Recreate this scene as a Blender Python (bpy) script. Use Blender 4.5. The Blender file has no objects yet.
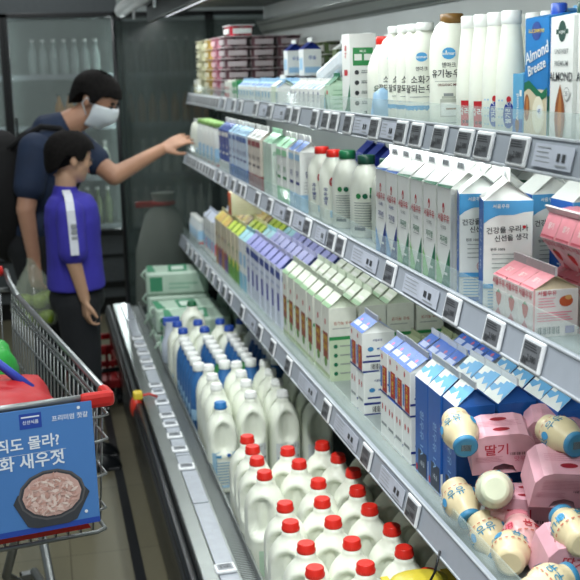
LP = dict(canopy=19, led=5, aisle=(60, 34, 14, 20), world=.36, exp=0, cool=6)
import bpy, bmesh, math, random
from mathutils import Vector, Matrix, Euler
random.seed(11)
SC = bpy.context.scene
COL = SC.collection
PI = math.pi
R = math.radians

# ------------------------------------------------------------------ materials
def lin(h):
    h = h.lstrip('#')
    out = []
    for i in (0, 2, 4):
        c = int(h[i:i+2], 16)/255
        out.append(c/12.92 if c <= .04045 else ((c+.055)/1.055)**2.4)
    return out
_M = {}
def mat(name, col, rough=.5, metal=0, var=.06, scale=40, trans=0, alpha=1, sss=0, emit=0, bump=0, spec=.5, ior=1.45):
    if name in _M: return _M[name]
    m = bpy.data.materials.new(name); m.use_nodes = True
    nt = m.node_tree; b = nt.nodes['Principled BSDF']
    c = lin(col)
    tc = nt.nodes.new('ShaderNodeTexCoord')
    nz = nt.nodes.new('ShaderNodeTexNoise'); nz.inputs['Scale'].default_value = scale; nz.inputs['Detail'].default_value = 3
    nt.links.new(tc.outputs['Object'], nz.inputs['Vector'])
    rp = nt.nodes.new('ShaderNodeValToRGB')
    rp.color_ramp.elements[0].position = .3; rp.color_ramp.elements[1].position = .7
    rp.color_ramp.elements[0].color = [max(0, x*(1-var)) for x in c]+[1]
    rp.color_ramp.elements[1].color = [min(1, x*(1+var)) for x in c]+[1]
    nt.links.new(nz.outputs['Fac'], rp.inputs['Fac'])
    nt.links.new(rp.outputs['Color'], b.inputs['Base Color'])
    b.inputs['Roughness'].default_value = rough
    b.inputs['Metallic'].default_value = metal
    b.inputs['Specular IOR Level'].default_value = spec
    b.inputs['IOR'].default_value = ior
    if trans: b.inputs['Transmission Weight'].default_value = trans
    if alpha < 1: b.inputs['Alpha'].default_value = alpha
    if sss:
        b.inputs['Subsurface Weight'].default_value = sss
        b.inputs['Subsurface Radius'].default_value = (.02, .02, .018)
        b.inputs['Subsurface Scale'].default_value = .6
    if emit:
        b.inputs['Emission Color'].default_value = c+[1]
        b.inputs['Emission Strength'].default_value = emit
    if bump:
        bp = nt.nodes.new('ShaderNodeBump'); bp.inputs['Strength'].default_value = bump; bp.inputs['Distance'].default_value = .002
        nt.links.new(nz.outputs['Fac'], bp.inputs['Height']); nt.links.new(bp.outputs['Normal'], b.inputs['Normal'])
    _M[name] = m
    return m
C = lambda col, rough=.45, **k: mat('print_'+col.strip('#')+('' if rough == .45 else str(int(rough*100))), col, rough, var=.03, **k)

white = mat('white_card', '#e4e7e3', .38, var=.02)
cream = mat('milk_plastic', '#e9ece0', .32, var=.02, sss=.15)
cream2 = mat('milk_jug_plastic', '#e6ebdc', .33, var=.02, sss=.15)
capred = mat('red_cap', '#d5281c', .35)
capblue = mat('blue_cap', '#2a4fa8', .35)
capsky = mat('sky_blue_cap', '#2f78b8', .35)
capwhite = mat('white_cap', '#e9ece8', .35, var=.02)
capgreen = mat('green_cap', '#17603c', .35)
capdark = mat('dark_green_cap', '#0e3d30', .35)
capbrown = mat('brown_cap', '#7a5a2c', .35)
steel = mat('brushed_steel', '#9aa09e', .32, metal=.85, scale=15)
chrome = mat('cart_wire_metal', '#8f9393', .38, metal=.85)
railm = mat('price_rail_plastic', '#989fa8', .35, var=.03)
shelfm = mat('shelf_enamel', '#87918f', .3, var=.04, scale=8)
panelm = mat('case_back_enamel', '#bcc2c0', .45, var=.05, scale=4)
darkm = mat('black_bumper_rubber', '#14171a', .35)
glassm = mat('clear_lip_plastic', '#cfe3df', .05, alpha=.22, var=.02)
endm = mat('tinted_end_glass', '#35403d', .22, alpha=.45, var=.15, scale=3, spec=.4)
tagw = mat('tag_white_plastic', '#dfe2e4', .4)
tags = mat('tag_screen', '#63666a', .3, var=.25, scale=350)
ink = C('#34373b'); inkg = C('#8a8f90'); red = C('#b8202a'); navy = C('#1c2f7c'); blue = C('#1f5aa8'); sky = C('#4a9cd0')
green = C('#2f8a4c'); dgreen = C('#0f6a48'); lgreen = C('#8fd0a0'); pink = C('#e5738a'); palep = C('#e3a9b4')
yellow = C('#d9bf3a'); lblue = C('#9cc4e0')

# ------------------------------------------------------------------ mesh builder
_T = {}
def text_mesh(s):
    """text laid flat, centred, one unit high"""
    if s in _T: return _T[s]
    cu = bpy.data.curves.new('txt', 'FONT'); cu.body = s; cu.resolution_u = 2; cu.align_x = 'CENTER'; cu.align_y = 'CENTER'
    cu.offset = .012
    if s.startswith('*'): cu.body = s[1:]; cu.offset = .02
    o = bpy.data.objects.new('txt', cu); COL.objects.link(o)
    dg = bpy.context.evaluated_depsgraph_get()
    me = bpy.data.meshes.new_from_object(o.evaluated_get(dg))
    vs = [(v.co.x, v.co.y) for v in me.vertices]; fs = [tuple(p.vertices) for p in me.polygons]
    bpy.data.objects.remove(o); bpy.data.curves.remove(cu); bpy.data.meshes.remove(me)
    _T[s] = (vs, fs)
    return _T[s]

class MB:
    def __init__(s): s.v = []; s.f = []; s.m = []; s.sm = []; s.mats = []
    def mi(s, m):
        if m not in s.mats: s.mats.append(m)
        return s.mats.index(m)
    def add(s, vs, fs, m, smooth=False, M=None):
        n = len(s.v); k = s.mi(m)
        for v in vs:
            v = Vector(v)
            s.v.append(M @ v if M else v)
        for f in fs: s.f.append([i+n for i in f]); s.m.append(k); s.sm.append(smooth)
    def box(s, lo, hi, m, bev=0, M=None):
        lo = Vector(lo); hi = Vector(hi)
        if not bev:
            vs = [(x, y, z) for x in (lo.x, hi.x) for y in (lo.y, hi.y) for z in (lo.z, hi.z)]
            s.add(vs, [(0,1,3,2), (4,6,7,5), (0,4,5,1), (2,3,7,6), (0,2,6,4), (1,5,7,3)], m, False, M); return
        bm = bmesh.new(); bmesh.ops.create_cube(bm, size=1)
        for v in bm.verts: v.co = Vector(((v.co.x+.5)*(hi.x-lo.x)+lo.x, (v.co.y+.5)*(hi.y-lo.y)+lo.y, (v.co.z+.5)*(hi.z-lo.z)+lo.z))
        bmesh.ops.bevel(bm, geom=bm.edges[:], offset=bev, segments=2, affect='EDGES', profile=.5)
        bm.verts.index_update()
        s.add([v.co.copy() for v in bm.verts], [[v.index for v in f.verts] for f in bm.faces], m, False, M); bm.free()
    def lathe(s, prof, m, seg=20, c=(0, 0), sx=1, sy=1, n=2, M=None, cap=True, smooth=True):
        """profile [(r, z)]; n > 2 squares the section"""
        vs = []; fs = []
        for r, z in prof:
            for i in range(seg):
                a = 2*PI*i/seg; ca, sa = math.cos(a), math.sin(a)
                k = (abs(ca)**n+abs(sa)**n)**(-1/n)
                vs.append((c[0]+r*sx*ca*k, c[1]+r*sy*sa*k, z))
        for j in range(len(prof)-1):
            for i in range(seg):
                a = j*seg+i; b = j*seg+(i+1) % seg
                fs.append((a, b, b+seg, a+seg))
        s.add(vs, fs, m, smooth, M)
        if cap:
            L = len(prof)-1
            s.add([vs[i] for i in range(seg)], [tuple(range(seg))[::-1]], m, False, M)
            s.add([vs[L*seg+i] for i in range(seg)], [tuple(range(seg))], m, False, M)
    def tube(s, pts, r, m, seg=8, closed=False, r2=None, smooth=True):
        pts = [Vector(p) for p in pts]; n = len(pts); vs = []; fs = []
        prev = None
        for i, p in enumerate(pts):
            if closed: t = (pts[(i+1) % n]-pts[i-1])
            else: t = pts[min(i+1, n-1)]-pts[max(i-1, 0)]
            t.normalize()
            if prev is None:
                u = t.cross(Vector((0, 0, 1)))
                if u.length < .05: u = t.cross(Vector((1, 0, 0)))
            else: u = prev - t*prev.dot(t)
            u.normalize(); prev = u; w = t.cross(u)
            rr = r if r2 is None else r+(r2-r)*i/(n-1)
            for k in range(seg):
                a = 2*PI*k/seg; vs.append(p+(u*math.cos(a)+w*math.sin(a))*rr)
        for i in range(n if closed else n-1):
            for k in range(seg):
                a = i*seg+k; b = i*seg+(k+1) % seg; j = ((i+1) % n)*seg
                fs.append((a, b, j+(k+1) % seg, j+k))
        if not closed:
            fs.append(tuple(range(seg))[::-1]); fs.append(tuple((n-1)*seg+k for k in range(seg)))
        s.add(vs, fs, m, smooth)
    def ell(s, c, r, m, seg=16, rings=10, M=None, lo=-90):
        vs = []; fs = []
        for j in range(rings+1):
            t = R(lo+(90-lo)*j/rings)
            for i in range(seg):
                a = 2*PI*i/seg
                vs.append((c[0]+r[0]*math.cos(t)*math.cos(a), c[1]+r[1]*math.cos(t)*math.sin(a), c[2]+r[2]*math.sin(t)))
        for j in range(rings):
            for i in range(seg):
                a = j*seg+i; b = j*seg+(i+1) % seg; fs.append((a, b, b+seg, a+seg))
        s.add(vs, fs, m, True, M)
    def deco(s, f, items, M=None):
        """flat print on a surface. f(s, t, eps) -> point"""
        for i, it in enumerate(items):
            e = .0004+.00012*i; k = it[0]; m = it[-1]
            if k == 'r':
                _, a, b, c2, d, _ = it; nx = max(1, int(abs(c2-a)/.008))
                vs = []; fs = []
                for j in range(nx+1):
                    x = a+(c2-a)*j/nx; vs += [f(x, b, e), f(x, d, e)]
                    if j: fs.append((2*j-2, 2*j, 2*j+1, 2*j-1))
                s.add(vs, fs, m, False, M)
            elif k == 'p':
                s.add([f(x, y, e) for x, y in it[1]], [tuple(range(len(it[1])))], m, False, M)
            elif k == 'e':
                _, x, y, rx, ry, _ = it; N = 14
                s.add([f(x+rx*math.cos(2*PI*j/N), y+ry*math.sin(2*PI*j/N), e) for j in range(N)], [tuple(range(N))], m, False, M)
            elif k == 't':
                _, x, y, sz, rot, st, _ = it; vs, fs = text_mesh(st); c_, s_ = math.cos(R(rot)), math.sin(R(rot))
                s.add([f(x+(p*c_-q*s_)*sz, y+(p*s_+q*c_)*sz, e+.0002) for p, q in vs], fs, m, False, M)
    def build(s, name, parent=None, loc=(0, 0, 0), rot=None, label=None):
        me = bpy.data.meshes.new(name); me.from_pydata([tuple(v) for v in s.v], [], s.f)
        for m in s.mats: me.materials.append(m)
        me.polygons.foreach_set('material_index', s.m); me.polygons.foreach_set('use_smooth', s.sm); me.update()
        o = bpy.data.objects.new(name, me); COL.objects.link(o); o.location = loc
        if rot: o.rotation_euler = rot
        if parent: o.parent = parent
        if label: o['label'] = label
        return o

def tag(o, label, cat, group=None, kind=None):
    o['label'] = label; o['category'] = cat
    if group: o['group'] = group
    if kind: o['kind'] = kind
    return o
def thing(name, loc=(0, 0, 0), rz=0):
    o = bpy.data.objects.new(name, None); COL.objects.link(o); o.empty_display_size = .05
    o.location = loc; o.rotation_euler = (0, 0, rz); return o
def struct(o): o['kind'] = 'structure'; return o
_KIDS = {}
def dup(root):
    r = root.copy(); COL.objects.link(r)
    for key in ('group',):
        if key in r: del r[key]
    for ch in list(root.children):
        c = ch.copy(); COL.objects.link(c); c.parent = r
        for g in ch.children:
            d = g.copy(); COL.objects.link(d); d.parent = c
    return r
_P = {}
def place(key, maker, loc, label, cat, group=None, rz=0, rot=None, sc=1):
    if cat in ('milk carton', 'juice carton') and rot is None: rz += R(random.uniform(-1.3, 1.3)); loc = (loc[0]+jit(.0015), loc[1]+jit(.001), loc[2])
    if key in _P: o = dup(_P[key])
    else: o = maker(); _P[key] = o
    o.location = loc; o.rotation_euler = rot if rot else (0, 0, rz)
    if sc != 1: o.scale = (sc,)*3
    else: o.scale = (1, 1, 1)
    o['label'] = label; o['category'] = cat
    if group: o['group'] = group
    elif 'group' in o: del o['group']
    return o
ORD = ['first', 'second', 'third', 'fourth', 'fifth', 'sixth', 'seventh', 'eighth', 'ninth', 'tenth', 'eleventh', 'twelfth']
def jit(a): return random.uniform(-a, a)

# ------------------------------------------------------------------ products
def faceA(w, d): return lambda s, t, e: (-w/2-e, d/2-s, t)            # the aisle side, s runs towards the camera
def faceS(w, d): return lambda s, t, e: (-w/2+s, -d/2-e, t)           # the near side
def carton(name, w, d, hb, hr, body, slope, end, A=(), S=(), RF=(), fin=.018, finm=None, findeco=()):
    """gable-top carton, ridge along y"""
    r = thing(name)
    b = MB(); b.box((-w/2, -d/2, 0), (w/2, d/2, hb), body, .0015)
    b.deco(faceA(w, d), A); b.deco(faceS(w, d), S)
    b.build('carton_body', r)
    g = MB(); k = d*.3; z2 = hb+hr
    for sx in (-1, 1):
        g.add([(sx*w/2, -d/2, hb), (sx*w/2, d/2, hb), (sx*.0015, d/2, z2), (sx*.0015, -d/2, z2)], [(0, 1, 2, 3)], slope)
        for sy in (-1, 1):
            g.add([(sx*w/2, sy*d/2, hb), (sx*.0015, sy*d/2, z2), (0, sy*(d/2-k), z2-.003), (0, sy*(d/2-k*.1), hb)], [(0, 1, 2), (0, 2, 3)], end)
    g.box((-.0018, -d/2, z2-.001), (.0018, d/2, z2+fin), finm or slope)
    L = math.hypot(w/2, hr)
    def fr(s, t, e):
        q = t/L; return (-w/2+q*w/2-e, d/2-s, hb+q*hr+e)
    g.deco(fr, RF)
    g.deco(lambda s, t, e: (-.0018-e, d/2-s, z2+t), findeco)
    g.build('gable_top', r)
    return r
def brick(name, w, d, h, body, A=(), S=(), slant=0, capm=None):
    """brick carton, optionally with a slanted top and a screw cap"""
    r = thing(name); b = MB()
    vs = [(-w/2, -d/2, 0), (w/2, -d/2, 0), (w/2, d/2, 0), (-w/2, d/2, 0), (-w/2, -d/2, h-slant), (w/2, -d/2, h), (w/2, d/2, h), (-w/2, d/2, h-slant)]
    b.add(vs, [(3,2,1,0), (4,5,6,7), (0,1,5,4), (1,2,6,5), (2,3,7,6), (3,0,4,7)], body)
    b.add([(0, -d/2, h-.004), (w/2, -d/2-.001, h), (w/2, d/2, h+.004), (0, d/2, h+.001)], [(0, 1, 2, 3)], body)
    b.deco(faceA(w, d), A); b.deco(faceS(w, d), S)
    b.build('carton_body', r)
    if capm:
        c = MB(); c.lathe([(.013, h-slant/2-.004), (.013, h-slant/2+.014), (.011, h-slant/2+.016)], capm, 16); c.build('screw_cap', r)
    return r
def bottle(name, prof, body, capz, capr, caph, capm, label=(), a0=-110, sx=1, sy=1, n=2, seg=24, Rl=None, capn=None):
    r = thing(name); b = MB(); b.lathe(prof, body, seg, sx=sx, sy=sy, n=n)
    def rad(z):
        for (r0, z0), (r1, z1) in zip(prof, prof[1:]):
            if z0 <= z <= z1 and z1 > z0: return r0+(r1-r0)*(z-z0)/(z1-z0)
        return prof[0][0]
    R0 = Rl or max(p[0] for p in prof)
    def f(s, t, e):
        a = R(a0)+s/R0; ca, sa = math.cos(a), math.sin(a); k = (abs(ca)**n+abs(sa)**n)**(-1/n); rr = rad(t)+.0006+e
        return (rr*sx*ca*k, rr*sy*sa*k, t)
    b.deco(f, label); b.build('bottle_body', r)
    c = MB(); c.lathe([(capr*.96, capz), (capr, capz+.001), (capr, capz+caph-.002), (capr*.9, capz+caph)], capm, 20); c.build('screw_cap', r)
    return r
def jug(name, h, wx, wy, capm, label=(), ah=-100, seg=44, labm=None):
    """milk jug of squared section with a hollow worked into the side for the grip"""
    r = thing(name); b = MB(); rows = 34; vs = []; fs = []; n = 3.4
    zb = h-.021
    def rad(q):
        if q < .03: return .93+.07*(q/.03)
        if q < .68: return 1
        if q < .95:
            t = (q-.68)/.27; return .40+.60*(1-t**2.3)**.8
        return .40
    def P(a, q, e=0):
        ca, sa = math.cos(a), math.sin(a)
        nn = n if q < .7 else max(2, n-(q-.7)*6); k = (abs(ca)**nn+abs(sa)**nn)**(-1/nn); rr = rad(q)
        x, y = wx/2*rr*ca*k, wy/2*rr*sa*k
        da = math.atan2(math.sin(a-R(ah)), math.cos(a-R(ah)))
        u = da*1.0/.62; w = (q-.675)/.185
        if w > 0: w *= 1.0
        dd = (abs(u)**2.6+abs(w)**2.6)
        dep = 0
        if dd < 1: dep = .024*min(1, (1-dd)*3)
        elif dd < 1.9: dep = -.003*(1-abs(dd-1.45)/.45)
        L = math.hypot(x, y) or 1; f = 1-(dep-e)/L
        return (x*f, y*f, q*zb)
    for j in range(rows+1):
        for i in range(seg): vs.append(P(2*PI*i/seg, j/rows))
    for j in range(rows):
        for i in range(seg):
            a = j*seg+i; c2 = j*seg+(i+1) % seg; fs.append((a, c2, c2+seg, a+seg))
    fs.append(tuple(range(seg))[::-1]); fs.append(tuple(rows*seg+i for i in range(seg)))
    b.add(vs, fs, cream2, True)
    b.deco(lambda s, t, e: P(R(-90)+s/(wx*.5), t/zb, e+.0012), label)
    b.build('jug_body', r)
    c = MB(); cr = .0200; z0 = zb+.001
    prof = [(cr*.97, z0), (cr, z0+.001), (cr, z0+.008), (cr*.96, z0+.009), (cr*.96, z0+.018), (cr*.86, z0+.0205)]
    c.lathe(prof, capm, 24)
    for i in range(24):
        a = 2*PI*i/24; c.box((cr*math.cos(a)-.0006, cr*math.sin(a)-.0006, z0+.002), (cr*math.cos(a)+.0006, cr*math.sin(a)+.0006, z0+.008), capm)
    c.build('screw_cap', r)
    return r
def lines(x0, x1, y0, y1, n, m, th=.0012, rag=.15):
    out = []
    for i in range(n):
        y = y0+(y1-y0)*i/max(1, n-1); out.append(('r', x0, y, x1-(x1-x0)*rag*((i*37) % 5)/4, y+th, m))
    return out
def bars(x0, x1, y0, y1, m, n=14):
    out = []; w = (x1-x0)/n
    for i in range(n):
        out.append(('r', x0+i*w, y0, x0+i*w+w*(.3+.5*((i*7) % 3)/2), y1, m))
    return out
# ------------------------------------------------------------------ setting
def wallbox(name, lo, hi, m):
    b = MB(); b.box(lo, hi, m); return struct(b.build(name))
def floor_mat():
    m = mat('floor_tile', '#6e6a58', .32, var=.1, scale=2.5); nt = m.node_tree; b = nt.nodes['Principled BSDF']
    br = nt.nodes.new('ShaderNodeTexBrick'); br.inputs['Scale'].default_value = 1.0; br.offset = 0
    br.inputs['Brick Width'].default_value = .6; br.inputs['Row Height'].default_value = .6; br.inputs['Mortar Size'].default_value = .002
    br.inputs['Color1'].default_value = lin('#6f6b58')+[1]; br.inputs['Color2'].default_value = lin('#696552')+[1]; br.inputs['Mortar'].default_value = lin('#4b4738')+[1]
    tc = nt.nodes.new('ShaderNodeTexCoord'); nt.links.new(tc.outputs['Object'], br.inputs['Vector']); nt.links.new(br.outputs['Color'], b.inputs['Base Color'])
    return m
wallbox('floor', (-2.4, -1.2, -.05), (2.0, 9.0, 0), floor_mat())
wallbox('ceiling', (-2.4, -1.2, 3.0), (2.0, 9.0, 3.05), mat('ceiling_board', '#8b908d', .8))
wallbox('wall_back', (-2.4, 8.15, 0), (2.0, 8.25, 3.0), mat('back_wall_paint', '#8d9694', .7, scale=2))
wallbox('wall_right', (1.9, -1.2, 0), (2.0, 8.15, 3.0), mat('side_wall_paint', '#7d8482', .7, scale=2))
wallbox('floor_strip_1', (.20, 1.6, 0), (.235, 5.6, .004), mat('dark_floor_strip', '#1c1e20', .4))  # thin dark strip on the floor, running along the aisle before the case

# ------------------------------------------------------------------ refrigerated case
YE = 5.72; Y0 = .7
case = thing('refrigerated_display_case', (.75, 3.2, 0)); O = Vector((-.75, -3.2, 0))
tag(case, 'long open chilled dairy case with steel front ledge, grey back and lit canopy', 'refrigerator')
def part(b, name, parent=None, **k): return b.build(name, parent or case, O if (parent is None or parent == case) else (0, 0, 0), **k)
b = MB(); b.box((.33, Y0, .03), (1.2, YE, .30), mat('case_tub', '#3a4042', .5)); b.box((.30, Y0, .03), (.33, YE, .385), mat('case_front_panel', '#25282a', .3))
b.box((.45, Y0, .30), (1.15, YE, .325), mat('tub_deck', '#59605f', .4)); part(b, 'lower_tub')
b = MB()
b.box((.262, Y0, .34), (.304, YE, .405), darkm, .012); b.tube([(.283, Y0, .408), (.283, YE, .408)], .014, darkm, 12)
part(b, 'bumper_rail')
b = MB(); b.box((.303, Y0, .385), (.345, YE, .427), steel, .004); b.box((.345, Y0, .37), (.40, YE, .418), steel, .002); part(b, 'steel_ledge')
# white card holder strips lying on the ledge
for i in range(11):
    y = 1.3+i*.405; b = MB(); b.box((.347, y, .418), (.392, y+.395, .4225), mat('tag_strip_plastic', '#a6acb4', .25, var=.05), .001)
    b.lathe([(.002, .4225), (.002, .4235)], inkg, 8, c=(.37, y+.2)); part(b, 'tag_strip')
# air return grille, honeycomb slots
def grille_mat():
    m = mat('slotted_grille', '#8a9190', .35, metal=.7); nt = m.node_tree; p = nt.nodes['Principled BSDF']
    w = nt.nodes.new('ShaderNodeTexWave'); w.bands_direction = 'Y'; w.inputs['Scale'].default_value = 32; tc = nt.nodes.new('ShaderNodeTexCoord')
    nt.links.new(tc.outputs['Object'], w.inputs['Vector']); r = nt.nodes.new('ShaderNodeValToRGB'); r.color_ramp.elements[0].position = .45; r.color_ramp.elements[1].position = .55
    r.color_ramp.elements[0].color = lin('#2b2f2f')+[1]; r.color_ramp.elements[1].color = lin('#8f9695')+[1]
    nt.links.new(w.outputs['Fac'], r.inputs['Fac']); nt.links.new(r.outputs['Color'], p.inputs['Base Color']); return m
b = MB(); b.box((.40, Y0, .36), (.438, YE, .408), grille_mat(), 0); part(b, 'air_return_grille')
b = MB(); b.box((.438, Y0, .325), (.446, YE, .425), steel, .002); part(b, 'inner_kerb')
b = MB(); b.box((1.16, Y0, .30), (1.2, YE, 2.0), panelm)
for z in (.9, 1.0, 1.45, 1.6, 1.7): b.box((1.156, Y0, z), (1.16, YE, z+.006), mat('panel_seam', '#6b7171', .5))
part(b, 'back_panel')
def perf_mat():
    m = mat('perforated_steel', '#8c918f', .45, metal=.3); nt = m.node_tree; p = nt.nodes['Principled BSDF']
    v = nt.nodes.new('ShaderNodeTexVoronoi'); v.inputs['Scale'].default_value = 55; v.inputs['Randomness'].default_value = 0; tc = nt.nodes.new('ShaderNodeTexCoord')
    nt.links.new(tc.outputs['Object'], v.inputs['Vector']); r = nt.nodes.new('ShaderNodeValToRGB'); r.color_ramp.elements[0].position = .3; r.color_ramp.elements[1].position = .36
    r.color_ramp.elements[0].color = lin('#2b2e2e')+[1]; r.color_ramp.elements[1].color = lin('#90958f')+[1]
    nt.links.new(v.outputs['Distance'], r.inputs['Fac']); nt.links.new(r.outputs['Color'], p.inputs['Base Color']); return m
b = MB(); b.add([(1.15, Y0, 1.79), (1.15, YE, 1.79), (1.12, YE, 1.85), (1.12, Y0, 1.85)], [(0, 1, 2, 3)], perf_mat()); b.box((1.12, Y0, 1.85), (1.16, YE, 1.86), steel); part(b, 'air_grille')
b = MB(); b.box((.56, Y0, 1.93), (1.2, YE, 2.02), mat('canopy_enamel', '#767c7b', .5)); b.box((.56, Y0, 1.86), (.59, YE, 1.95), mat('canopy_lip', '#43484a', .4), .004)
b.box((.70, Y0, 1.905), (.74, YE, 1.93), mat('canopy_rib', '#303536', .5)); part(b, 'canopy')
tubem = mat('lamp_diffuser', '#f2f6ff', .4, emit=1.2)
b = MB(); b.tube([(.645, 1.0, 1.895), (.645, YE-.1, 1.895)], .014, tubem, 10)
part(b, 'canopy_lamp')
b = MB(); b.tube([(.44, Y0, 1.925), (.44, YE+.08, 1.925)], .035, mat('blind_housing', '#a9adaa', .4), 16); b.box((.47, Y0, 1.94), (.57, YE, 1.97), mat('canopy_lip', '#43484a'))
for y in (3.4, 4.2, 5.1): b.box((.435, y, 1.85), (.447, y+.012, 1.9), capwhite, .002)
part(b, 'night_blind_roll')
b = MB(); b.box((.39, YE+.01, .40), (1.2, YE+.025, 1.87), endm); b.box((.33, YE+.005, .03), (1.2, YE+.03, .40), mat('end_panel_base', '#3d4544', .5)); part(b, 'tinted_end_panel')
b = MB(); b.tube([(.39, YE+.018, .40), (.39, YE+.018, 1.88)], .012, darkm, 8); part(b, 'end_post')

SHZ = {1: 1.485, 2: 1.185, 3: .755}; SHX = {1: .75, 2: .72, 3: .68}
names = {1: 'top', 2: 'middle', 3: 'lower'}
shelves = {}
for k in (1, 2, 3):
    z = SHZ[k]; x = SHX[k]
    s = thing('display_shelf', (x, 3.2, z)); Os = Vector((-x, -3.2, -z)); shelves[k] = s
    tag(s, f'{names[k]} grey metal shelf of the chilled case with price rail along its edge', 'shelf')
    b = MB(); b.box((x+.015, 1.0, z-.022), (1.155, YE-.01, z), shelfm, .003); b.build('shelf_deck', s, Os)
    b = MB()   # tilted price rail
    t, bo = z+.02, z-.032
    b.add([(x, 1.0, t), (x, YE-.01, t), (x-.012, YE-.01, bo), (x-.012, 1.0, bo), (x+.01, 1.0, t), (x+.01, YE-.01, t), (x+.012, YE-.01, bo), (x+.012, 1.0, bo)],
          [(0, 1, 2, 3), (4, 7, 6, 5), (0, 4, 5, 1), (3, 2, 6, 7), (0, 3, 7, 4), (1, 5, 6, 2)], railm)
    b.tube([(x, 1.0, t), (x, YE-.01, t)], .0028, mat('rail_edge', '#aab0b5', .3), 6); b.tube([(x-.012, 1.0, bo), (x-.012, YE-.01, bo)], .0028, mat('rail_edge', '#d4d9dc'), 6)
    b.build('price_rail', s, Os)
    b = MB(); b.box((x+.014, 1.0, z), (x+.0165, YE-.01, z+.058), glassm); b.build('clear_front_lip', s, Os)
    b = MB()
    y = 1.35
    while y < YE: b.box((x+.02, y, z-.045), (1.15, y+.004, z-.018), shelfm); y += .9
    b.build('shelf_bracket', s, Os)
# printed paper strips in the rails
def paper_strip(k, y, L):
    x = SHX[k]; z = SHZ[k]; b = MB(); A = Matrix.Translation((x-.0085, y, z-.006)) @ Matrix.Rotation(R(13), 4, 'Y')
    b.box((-.0012, -L/2, -.018), (0, L/2, .018), mat('paper_tag', '#b4bac6', .4), 0, A)
    f = lambda s, t, e: (-.0012-e, L/2-s, t)
    b.deco(f, lines(.01, L*.45, -.01, .012, 4, inkg, .0012)+[('r', L*.62, -.006, L*.70, .006, ink), ('r', L*.75, -.006, L*.83, .006, ink), ('r', L*.62, -.013, L*.9, -.011, inkg)], A)
    return b
def mk_tag():
    r = thing('price_tag'); b = MB(); b.box((-.006, -.036, -.025), (0, .036, .025), tagw, .003); b.build('tag_frame', r)
    b = MB(); b.box((-.0068, -.029, -.0185), (-.006, .029, .0185), tags)
    b.deco(lambda s, t, e: (-.0068-e, .029-s, t), lines(.004, .05, .006, .014, 3, C('#2c2e31'), .0016)+[('t', .036, -.006, .014, 0, '2,980', C('#2c2e31'))]+bars(.005, .024, -.016, -.006, C('#2c2e31'), 8))
    b.build('tag_screen', r); return r
tagY = {1: [5.58, 5.5, 5.41, 5.32, 5.24, 5.16, 5.08, 5.0, 4.92, 4.84, 4.76, 4.68, 4.53, 4.29, 4.14, 3.84, 3.59, 3.31, 3.21, 2.98, 2.86, 2.77, 2.64, 2.42, 2.23, 2.13, 2.0, 1.87, 1.78, 1.64],
        2: [5.5, 5.42, 5.33, 5.25, 5.15, 5.05, 4.95, 4.86, 4.77, 4.69, 4.53, 4.36, 4.19, 4.05, 3.96, 3.7, 3.49, 3.21, 2.97, 2.71, 2.62, 2.22, 1.85, 1.66, 1.51],
        3: [5.4, 5.25, 5.09, 4.93, 4.74, 4.57, 4.41, 4.26, 4.12, 3.86, 3.53, 3.32, 3.09, 2.64, 2.28, 1.96]}
for k, ys in tagY.items():
    n = len(ys)
    for i, y in enumerate(ys):
        j = n-1-i
        if j < 5: lab = f'white framed price tag on the {names[k]} shelf rail, {ORD[j]} from the near end'; g = None
        else: lab = f'small electronic price tag in the far run along the {names[k]} shelf rail'; g = f'price tags along the {names[k]} shelf rail'
        A = Euler((0, R(13), 0))
        place('tag', mk_tag, (SHX[k]-.0075, y, SHZ[k]-.006), lab, 'price tag', g, rot=A)
strips = [(1, 3.45, .15), (1, 3.72, .12), (1, 2.53, .13), (1, 2.325, .10), (1, 1.52, .13), (2, 3.35, .14), (2, 3.09, .12), (2, 2.83, .1), (2, 2.42, .2), (2, 2.03, .2), (3, 3.69, .14), (3, 2.86, .2), (3, 2.46, .2), (3, 2.1, .16)]
for i, (k, y, L) in enumerate(strips):
    nth = [s for s in strips if s[0] == k][::-1].index((k, y, L))
    tag(paper_strip(k, y, L).build('paper_price_strip'), f'grey printed price strip tucked in the {names[k]} shelf rail, {ORD[nth]} from the near end', 'price label')
def mk_ltag():
    r = thing('price_tag'); b = MB(); b.box((-.026, -.024, 0), (.026, .024, .009), tagw, .004); b.build('tag_frame', r)
    b = MB(); b.box((-.019, -.016, .009), (.019, .016, .0098), mat('grey_lcd', '#8d9298', .3, var=.15, scale=300))
    b.deco(lambda s, t, e: (s, t, .0098+e), lines(-.015, .015, .002, .011, 3, C('#4a4d52'), .0015)+[('t', 0, -.006, .013, 0, '5,980', C('#4a4d52'))]); b.build('tag_screen', r); return r
ly = [4.92, 4.78, 4.64, 4.5, 4.39, 4.124, 4.025, 3.891, 3.729, 3.625, 3.504, 3.364, 3.199, 2.474]
for i, y in enumerate(ly):
    j = len(ly)-1-i
    place('ltag', mk_ltag, (.365, y, .423), f'flat white price tag lying on the steel ledge, {ORD[j] if j < 12 else "beyond the twelfth"} from the near end' if j < 12 else 'flat white price tag at the far end of the steel ledge', 'price tag', None if j < 12 else 'far ledge tags', rz=jit(.06))

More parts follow.
